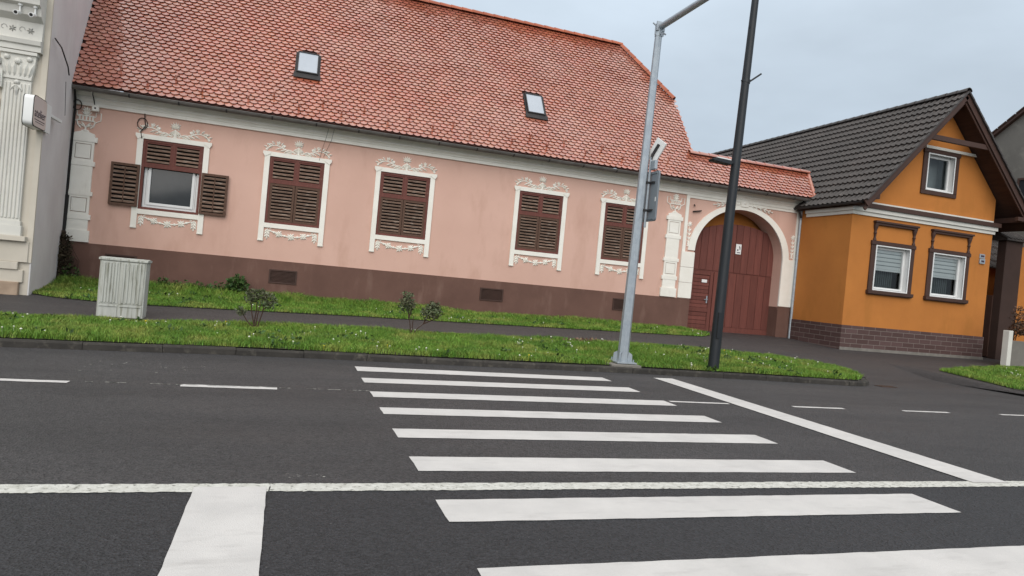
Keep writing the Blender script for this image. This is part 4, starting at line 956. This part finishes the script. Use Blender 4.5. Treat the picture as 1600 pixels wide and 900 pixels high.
m = MB(); m.tube([(CX+.02, 16.0, 5.47), (CX+.03, 16.4, 5.40), (CX+.03, 16.9, 5.14), (CX+.02, 17.05, 5.0)], .014, 5); m.tube([(CX-.1, 17.3, 4.9), (CX-.12, 17.5, 4.2)], .006, 4); m.build('cable', CABLE, CH)
for k, (x, lab) in enumerate(((-5.30, 'white security camera under the cream cornice, further from the corner'), (-5.05, 'white security camera under the cream cornice, next to the corner'))):
    o = empty('security_camera', (x, 15.42, 5.72), lab, 'camera', 'cameras under the cream cornice')
    m = MB(); m.tube([(x, 15.30, 5.66), (x, 15.46, 5.70)], [.045, .042], 12); m.build('camera_body', WHITEP, o, smooth=True)
    m = MB(); m.tube([(x, 15.296, 5.659), (x, 15.30, 5.66)], .03, 12); m.build('lens', CABLE, o)
    m = MB(); m.tube([(x, 15.46, 5.70), (x, 15.5, 5.76), (x, 15.5, 5.87)], .015, 6); m.tube([(x, 15.5, 5.85), (x, 15.5, 5.885)], .04, 10); m.build('bracket', WHITEP, o)
# projecting sign
SG = empty('shop_sign', (-4.89, 15.8, 3.84), 'white rounded lightbox shop sign sticking out from the cream facade', 'sign')
def rrect(y0, y1, z0, z1, r, n=5):
    P = []
    for cy, cz, a0 in ((y1-r, z1-r, 0), (y0+r, z1-r, 90), (y0+r, z0+r, 180), (y1-r, z0+r, 270)):
        for i in range(n+1): a = R(a0+90*i/n); P.append((cy+r*math.cos(a), cz+r*math.sin(a)))
    return P
m = MB(); m.prismx(rrect(15.08, 15.78, 3.56, 4.14, .09), -4.975, -4.815); m.build('box', WHITEP, SG, smooth=True)
m = MB(); m.prismx(rrect(15.075, 15.785, 3.555, 4.145, .095), -4.817, -4.805); m.prismx(rrect(15.075, 15.785, 3.555, 4.145, .095), -4.985, -4.973); m.build('edge_trim', LEAD, SG)
m = MB(); m.prismx(rrect(15.09, 15.77, 3.57, 4.13, .085), -4.806, -4.800); fc = m.build('printed_face', SIGNFACE, SG)
text('lettering', 'atelier', .23, (-4.798, 15.42, 3.82), (R(90), 0, R(90)), INK, SG)
m = MB(); m.box(-4.80, -4.797, 15.15, 15.70, 3.69, 3.705); m.box(-4.80, -4.797, 15.2, 15.65, 3.65, 3.66); m.build('small_print', INK, SG)
m = MB(); m.box(-4.84, -4.815, 15.795, 16.08, 3.56, 4.12); m.build('mounting_plate', PVC, SG)
m = MB(); m.box(-4.90, -4.84, 16.08, 16.85, 3.93, 3.985); m.build('cable_duct', PVC, SG)

# ================================================================== STREET FURNITURE
GP = empty('crossing_mast', (6.08, 11.52, .14), 'galvanised steel mast with long overhead arm beside the zebra crossing', 'mast')
zt = 6.42
def lerp(a, b, t): return a+(b-a)*t
top = Vector((6.18, 11.5, zt)); bot = Vector((6.08, 11.52, .17))
m = MB(); m.tube([bot.lerp(top, t) for t in (0, .33, .66, 1)], [.105, .09, .078, .066], 8); m.build('pole', GALV, GP)
m = MB(); m.obox(bot+Vector((0, 0, -.005)), (1, 0, 0), (0, 1, 0), (0, 0, 1), .40, .40, .025)
for a in range(4):
    t = R(45+90*a); d = Vector((math.cos(t), math.sin(t), 0)); n = Vector((-d.y, d.x, 0)); c0 = bot+d*.09
    m.add([c0+n*.006, c0+n*.006+d*.10, c0+n*.006+d*.09+Vector((0, 0, .15)), c0+n*.006+d*.02+Vector((0, 0, .19)), c0-n*.006, c0-n*.006+d*.10, c0-n*.006+d*.09+Vector((0, 0, .15)), c0-n*.006+d*.02+Vector((0, 0, .19))], [(0, 1, 2, 3), (7, 6, 5, 4), (1, 5, 6, 2), (2, 6, 7, 3)])
    m.tube([bot+Vector((.15*(1 if a in (0, 3) else -1), .15*(1 if a < 2 else -1), 0)), bot+Vector((.15*(1 if a in (0, 3) else -1), .15*(1 if a < 2 else -1), .06))], .014, 6)
m.build('base_flange', GALV, GP)
m = MB(); m.tube([top+Vector((.01, -.08, .06)), top+Vector((.0, -5.5, .06))], [.06, .045], 10); m.build('arm', GALV, GP, smooth=True)
m = MB(); m.obox(top+Vector((0, -.02, .0)), (1, 0, 0), (0, 1, 0), (0, 0, 1), .19, .02, .20); m.obox(top+Vector((0, -.05, .06)), (1, 0, 0), (0, 1, 0), (0, 0, 1), .17, .03, .17)
m.obox(top+Vector((0, -.10, -.08)), (1, 0, 0), (0, 1, .5), (0, -.5, 1), .03, .20, .03); m.tube([top+Vector((-.14, .0, .12)), top+Vector((.14, -.02, -.06))], .016, 6); m.tube([top+Vector((0, 0, -.12)), top+Vector((0, 0, .02))], .075, 8); m.build('arm_bracket', GALV, GP)
TS = empty('traffic_sign', (6.26, 11.40, 2.8), 'rectangular grey sign panel on the galvanised mast, seen from behind', 'sign')
m = MB(); m.prismx(rrect(11.18, 11.74, 2.84, 3.77, .05), 6.29, 6.308); m.build('panel', ALU, TS, bevel=.003)
m = MB()
for za in (2.87, 3.72): m.box(6.275, 6.29, 11.24, 11.68, za, za+.025)
m.prismx(rrect(11.175, 11.745, 2.835, 3.775, .055), 6.308, 6.315); m.build('edge_rim', ALU, TS)
m = MB(); m.tube([(6.25, 11.47, 2.72), (6.25, 11.47, 4.04)], .024, 8); m.build('mounting_tube', GALV, TS, smooth=True)
for za in (3.04, 3.56):
    m = MB(); m.box(6.25, 6.29, 11.30, 11.50, za-.015, za+.015); m.box(6.15, 6.26, 11.44, 11.50, za-.02, za+.02); m.build('clamp', LEAD, TS)
m = MB(); m.box(6.24, 6.30, 11.28, 11.46, 3.80, 3.97); m.build('control_box', GALV, TS, bevel=.008)
m = MB(); m.box(6.286, 6.2895, 11.22, 11.25, 3.2, 3.28); m.build('sticker', WHITEP, TS)
SP = empty('solar_panel', (6.30, 11.40, 4.2), 'small tilted solar panel fixed to the mast above the sign panel', 'solar panel')
sy = Vector((.10, -.25, .40)).normalized(); sx = Vector((.08, -.2, -.14)); sx = (sx-sy*sx.dot(sy)).normalized(); sn = sx.cross(sy)
sn = sn if sn.x > 0 else -sn
c = Vector((6.32, 11.42, 4.17))
m = MB(); m.obox(c, sx, sy, sn, .26, .42, .03); m.build('back_sheet', WHITEP, SP, bevel=.004)
m = MB(); m.obox(c+sn*.0175, sx, sy, sn, .23, .39, .004); m.build('cell_face', SOLAR, SP)
m = MB(); m.tube([(6.25, 11.47, 3.98), (6.26, 11.46, 4.06), c-sn*.02], .022, 8); m.obox(c-sn*.03, sx, sy, sn, .05, .25, .03); m.build('tilt_bracket', LEAD, SP)
LP = empty('street_lamp', (8.0, 11.40, .13), 'tall dark anthracite lamp post standing in the verge in front of the gate', 'lamp post')
m = MB(); m.tube([(8.0, 11.40, .08), (8.04, 11.40, 3.2), (8.15, 11.40, 7.4), (8.21, 11.4, 10.0)], [.108, .094, .068, .055], 14); m.build('pole', ANTH, LP, smooth=True)
m = MB(); m.box(7.93, 7.99, 11.275, 11.31, .75, 1.25); m.build('service_hatch', ANTH, LP)
m = MB(); m.tube([(8.21, 11.4, 9.9), (8.21, 11.0, 10.1), (8.21, 10.2, 10.15)], .03, 8); m.box(8.08, 8.34, 9.5, 10.25, 10.09, 10.2); m.build('road_lantern', ANTH, LP)
m = MB(); m.tube([(8.02, 11.40, 4.17), (7.9, 11.40, 4.17)], .04, 8); m.prism([(7.93, 4.12), (7.93, 4.20), (7.60, 4.215), (7.50, 4.185), (7.52, 4.15)], 11.32, 11.50); lh = m.build('footway_lantern', ANTH, LP, bevel=.008)
m = MB(); m.prism([(7.91, 4.203), (7.91, 4.222), (7.62, 4.236), (7.56, 4.218)], 11.33, 11.49); m.build('lantern_cover', WHITEP, lh)
m = MB(); m.tube([(8.11, 11.40, 5.75), (8.12, 11.40, 5.82)], .085, 14); m.tube([(8.17, 11.38, 5.78), (8.40, 11.33, 5.97)], .017, 6); m.tube([(8.06, 11.4, 5.785), (8.01, 11.4, 5.785)], .018, 6); m.build('flag_holder', ANTH, LP)
m = MB(); m.tube([(8.12, 11.40, 6.83), (8.055, 11.38, 6.83)], .022, 6); m.build('cable_gland', ANTH, LP)
# pad under the mast
m = MB(); zq = float(gz(6.05, 11.4)); m.prismz([(5.72, 11.22), (6.32, 11.20), (6.36, 11.66), (5.74, 11.70)], zq-.1, zq+.028); struct(m.build('concrete_pad', PAD, bevel=.01))
# utility cabinet
UC = empty('utility_cabinet', (-2.76, 13.7, .22), 'grey ribbed utility cabinet streaked with dirt, standing in the verge', 'utility cabinet')
x0, x1, y0, y1 = -3.13, -2.40, 13.52, 13.86
m = MB(); m.box(x0, x1, y0, y1, .15, 1.19); m.build('housing', CABINET, UC, bevel=.008)
m = MB(); m.prismx([(y0-.025, 1.192), (y1+.025, 1.192), (y1+.025, 1.232), ((y0+y1)/2, 1.25), (y0-.025, 1.232)], x0-.02, x1+.02); m.build('lid', CABINET, UC, bevel=.005)
for xa, xb in ((x0+.03, -2.815), (-2.785, x1-.03)):
    m = MB(); m.box(xa, xb, y0-.012, y0+.002, .44, 1.17); n = 5
    for i in range(n):
        x = xa+.025+i*(xb-xa-.05)/n; m.prismz([(x, y0-.012), (x+.042, y0-.012), (x+.034, y0-.028), (x+.008, y0-.028)], .46, 1.15)
    m.build('door', CABINET, UC)
    m = MB(); m.box(xa, xb, y0-.014, y0+.002, .20, .415); m.prism([(xa+.01, .39), (xb-.01, .39), (xb-.05, .425), ((xa+xb)/2, .435), (xa+.05, .425)], y0-.03, y0); m.build('base_panel', CABINET, UC)
# shrubs
def rose(name, label, stems, heads, size, mat=ROSELEAF):
    b = stems[0][0]; o = empty(name, b, label, 'rose bush' if 'rose' in name else 'shrub', 'rose bushes in the verge' if 'rose' in name else None)
    m = MB()
    for s in stems: m.tube(s, [.013-.007*i/(len(s)-1) for i in range(len(s))], 6)
    m.build('stems', BARK, o, smooth=True)
    m = MB()
    for c, rad, k in heads: leafcloud(m, c, rad, int(k*2.0), size*.82)
    m.build('foliage', mat, o, recalc=False); return o
zb = float(gz(-.5, 13.07))
def twig(a, b, c=None, j=.03):
    a, b = Vector(a), Vector(b); mid = a.lerp(b, .5)+Vector((random.uniform(-j, j), random.uniform(-j, j), random.uniform(-j, j))); return [a, mid, b]
B0 = (-.5, 13.07, zb)
rose('rose_bush', 'small sparse rose bush with upright reddish stems in the verge, nearer the utility cabinet', [twig(B0, (-.62, 13.07, zb+.62)), twig((-.47, 13.06, zb), (-.36, 13.05, zb+.66)), twig((-.53, 13.1, zb), (-.52, 13.1, zb+.7)), twig(B0, (-.78, 13.07, zb+.36), j=.05), twig((-.40, 13.06, zb+.35), (-.22, 13.1, zb+.60)), twig(B0, (-.44, 13.0, zb+.5))],
     [((-.60, 13.07, zb+.58), (.12, .12, .14), 110), ((-.30, 13.07, zb+.52), (.13, .12, .15), 130), ((-.45, 13.07, zb+.62), (.13, .12, .10), 80), ((-.76, 13.07, zb+.30), (.08, .08, .08), 40)], .065)
zb = float(gz(2.42, 13.66)); B0 = (2.42, 13.66, zb); 
rose('rose_bush', 'two-headed rose bush with one leaning stem, right of the other rose bush', [twig(B0, (2.36, 13.66, zb+.34), j=.01), twig((2.36, 13.66, zb+.34), (2.26, 13.66, zb+.72)), twig((2.36, 13.66, zb+.34), (2.42, 13.7, zb+.7)), twig((2.44, 13.66, zb), (2.45, 13.66, zb+.4), j=.01), twig((2.45, 13.66, zb), (2.66, 13.66, zb+.24), j=.02), twig((2.66, 13.66, zb+.24), (2.86, 13.66, zb+.55)), twig((2.66, 13.66, zb+.24), (2.74, 13.7, zb+.56)), twig((2.66, 13.66, zb+.24), (2.98, 13.66, zb+.42))],
     [((2.30, 13.66, zb+.60), (.18, .16, .15), 230), ((2.28, 13.66, zb+.78), (.12, .12, .08), 60), ((2.80, 13.66, zb+.48), (.21, .18, .15), 260), ((2.86, 13.66, zb+.63), (.14, .12, .08), 60)], .068)
o = empty('wall_shrub', (-1.24, 18.6, .43), 'rounded green shrub growing against the brown plinth of the pink house', 'shrub')
m = MB(); leafcloud(m, (-1.24, 18.62, .68), (.28, .2, .26), 620, .085); leafcloud(m, (-1.2, 18.62, .88), (.18, .15, .12), 120, .07); m.build('foliage', LEAF, o, recalc=False)
m = MB()
for k in range(5): m.tube(twig((-1.24, 18.62, .42), (-1.24+random.uniform(-.2, .2), 18.62, .8)), .008, 5)
m.build('stems', BARK, o)
o = empty('low_weed_clump', (-2.3, 18.6, .43), 'low clump of green weeds against the brown plinth left of the rounded shrub', 'weeds')
m = MB()
for k in range(14): leafcloud(m, (-3.0+k*.12+random.uniform(-.05, .05), 18.68, .55+random.uniform(-.05, .08)), (.13, .12, .15), 42, .08)
m.build('foliage', LEAF, o, recalc=False)
o = empty('dead_climber', (-5.08, 18.75, .44), 'dark tangled dry climber in the corner beside the cream house', 'climbing plant')
m = MB()
for k in range(110):
    x = -5.1+random.gauss(0, .11); m.tube([(x, 18.75+random.gauss(0, .06), .42), (x+random.gauss(0, .05), 18.75, 1.0), (-5.18+random.gauss(0, .05), 18.8, 1.2+random.random()*.5)], .009, 4)
m.build('stems', BARK, o)
m = MB(); leafcloud(m, (-5.12, 18.72, 1.0), (.2, .14, .68), 900, .075); m.build('dry_foliage', M('dark_dry_foliage', (.045, .038, .022), (.07, .05, .03), scale=8, rough=.9, island=.4), o, recalc=False)
m = MB(); leafcloud(m, (-4.95, 18.7, .65), (.22, .12, .24), 160, .08); m.build('green_shoots', LEAF, o, recalc=False)

# ================================================================== RIGHT EDGE
DARKSHEET = M('dark_gate_sheet', (.022, .014, .012), rough=.7)
o = empty('garden_gate', (22.6, 17.6, .42), 'dark brown wrought iron side gate beside the orange house', 'gate')
m = MB(); m.box(22.06, 22.11, 17.58, 17.62, .42, 2.7); m.box(23.08, 23.12, 17.28, 17.62, .42, 2.55)
m.box(22.11, 23.08, 17.58, 17.62, .45, .52); m.box(22.11, 23.08, 17.58, 17.62, 1.2, 1.25)
m.tube([(22.2, 17.6, 2.72), (22.4, 17.6, 2.68), (22.75, 17.6, 2.55), (23.1, 17.6, 2.5)], .02, 6); m.build('gate_frame', BROWN, o)
m = MB()
for i in range(9): x = 22.2+i*.1; m.tube([(x, 17.6, .5), (x, 17.6, 2.62-i*.02)], .012, 5)
for i in range(6):
    for z in (1.55, 2.15): m.tube([(22.32+i*.1+.045*math.cos(t), 17.6, z+.12*math.sin(t)) for t in [2*PI*q/10 for q in range(11)]], .008, 4)
m.build('gate_bars', BROWN, o)
m = MB(); m.box(22.10, 23.07, 17.63, 17.645, .5, 2.4); m.build('gate_sheet', DARKSHEET, o)
def small_cap(m, x0, x1, y0, y1, z0, z1):
    n = int((x1-x0)/.16)
    m.add([(x0, y0, z0), (x1, y0, z0), (x1, y1, z1), (x0, y1, z1), (x0, y0, z0-.05), (x1, y0, z0-.05), (x1, y1, z0-.05), (x0, y1, z0-.05)], [(0, 1, 2, 3), (0, 4, 5, 1), (1, 5, 6, 2), (3, 7, 4, 0), (4, 7, 6, 5)])
    for i in range(n+1): x = x0+i*(x1-x0)/n; m.tube([(x, y0-.01, z0+.012), (x, y1, z1+.012)], .035, 6)
    return m
o = empty('gate_pillar', (23.35, 17.3, .42), 'tall brown plastered gate pillar with tiled cap at the right edge', 'pillar')
m = MB(); m.box(23.12, 23.90, 17.0, 17.3, .3, 4.48); m.build('shaft', BROWNWALL, o, bevel=.01)
m = small_cap(MB(), 22.98, 24.05, 16.88, 17.42, 4.50, 4.80); m.build('tiled_cap', BLACKTILE, o)
m = MB(); m.box(23.905, 25.9, 17.04, 17.3, .3, 4.3); tag(m.build('boundary_wall', ORANGE), 'orange boundary wall beyond the brown gate pillar', 'wall')
o = empty('outbuilding', (24, 19, .42), 'low outbuilding with dark tiled roof glimpsed behind the side gate', 'building')
m = MB(); m.box(22.5, 25.9, 18.3, 21.5, .3, 3.62); m.build('wall', ORANGE, o)
m = MB()
for r in range(8):
    y0, z0 = 18.05+r*.33, 3.58+r*.29
    m.add([(22.3, y0, z0+.03), (25.9, y0, z0+.03), (25.9, y0+.4, z0+.32), (22.3, y0+.4, z0+.32), (22.3, y0, z0-.02), (25.9, y0, z0-.02)], [(0, 1, 2, 3), (0, 4, 5, 1)])
    for i in range(12): x = 22.4+i*.31; m.tube([(x, y0-.005, z0+.03), (x, y0+.4, z0+.32)], .035, 5)
m.build('roof_tiles', BLACKTILE, o, recalc=False)
GY1, GA, GY2, GB = 19.98, 8.98, 18.96, 9.65; WY0, WY1, WZ0, WZ1 = 17.8, 18.85, 5.6, 7.1
o = empty('grey_house', (26, 20, .4), 'bare grey plastered side wall of a taller house beyond the orange house', 'house')
GXW = 26.0; vz = lambda y: GA+(GB-GA)*(y-GY1)/(GY2-GY1)
m = MB(); m.prismx([(14.6, .3), (26, .3), (26, vz(26)), (16.8, vz(16.8)), (14.6, vz(16.8)-2.2)], GXW, 34); m.build('gable_wall', GREYPLASTER, o)
m = MB(); m.beam((GXW-.03, 26, vz(26)+.05), (GXW-.03, 16.7, vz(16.7)+.05), .28, .12)
d_ = Vector((0, -1, -(vz(27)-vz(26)))).normalized()
for i in range(28): y = 25.9-i*.33; m.obox((GXW-.08, y, vz(y)+.13), d_, (1, 0, 0), d_.cross(Vector((1, 0, 0))), .36, .26, .045)
m.build('verge_tiles', BROWN, o)
m = MB(); m.box(GXW-.02, GXW+.01, WY0, WY1, WZ0, WZ1); w0 = m.build('window', GLASSDARK, o)
m = MB()
for q in ((WY0-.07, WY1+.07, WZ1, WZ1+.08), (WY0-.07, WY1+.07, WZ0-.08, WZ0), (WY0-.07, WY0, WZ0, WZ1), (WY1, WY1+.07, WZ0, WZ1)): m.box(GXW-.05, GXW, q[0], q[1], q[2], q[3])
m.build('window_frame', BROWN, w0)
# low white post and wall with a coppery shrub
o = empty('white_planter', (20.95, 15.1, .28), 'low white post of a garden planter on the lawn corner at the right edge', 'planter')
m = MB(); m.box(20.82, 20.99, 14.95, 15.15, .2, 1.40); m.build('post', CREAMTRIM, o, bevel=.012)
m = MB(); m.box(20.995, 23.5, 15.03, 15.2, .2, 1.10); m.build('low_wall', GREYPLASTER, o, bevel=.012)
m = MB(); m.box(21.7, 23.5, 15.25, 15.7, .2, 1.05); m.build('bed_soil', SOIL, o)
zb = 1.1
o = rose('copper_shrub', 'coppery red leaved shrub growing over the low wall beside the white post', [twig((21.6, 15.4, 1.05), (21.25, 15.1, 1.9), j=.05), twig((21.6, 15.4, 1.05), (21.55, 15.2, 2.2), j=.05), twig((21.7, 15.4, 1.05), (21.9, 15.3, 2.0)), twig((21.6, 15.4, 1.05), (21.3, 15.0, 1.4))],
     [((21.45, 15.1, 1.45), (.32, .25, .2), 240), ((21.55, 15.2, 1.85), (.3, .2, .35), 110), ((21.9, 15.3, 1.6), (.3, .25, .35), 140)], .085, REDLEAF)
# rusty drain cover at the mouth of the driveway
o = empty('drain_cover', (11.95, 10.95, .0), 'small rusty drain cover in the asphalt beside the kerb end', 'drain cover')
m = MB(); z = .006
for (a, b, c_, d) in ((11.92, 12.34, 11.08, 11.11), (11.92, 12.34, 11.25, 11.28), (11.92, 11.95, 11.11, 11.25), (12.31, 12.34, 11.11, 11.25)): m.box(a, b, c_, d, -.05, .012)
m.build('cover_rim', RUST, o)
m = MB()
for i in range(7): m.box(11.965+i*.05, 11.995+i*.05, 11.112, 11.248, -.05, .008)
m.build('grate_bars', RUST, o)

S.render.engine = 'CYCLES'
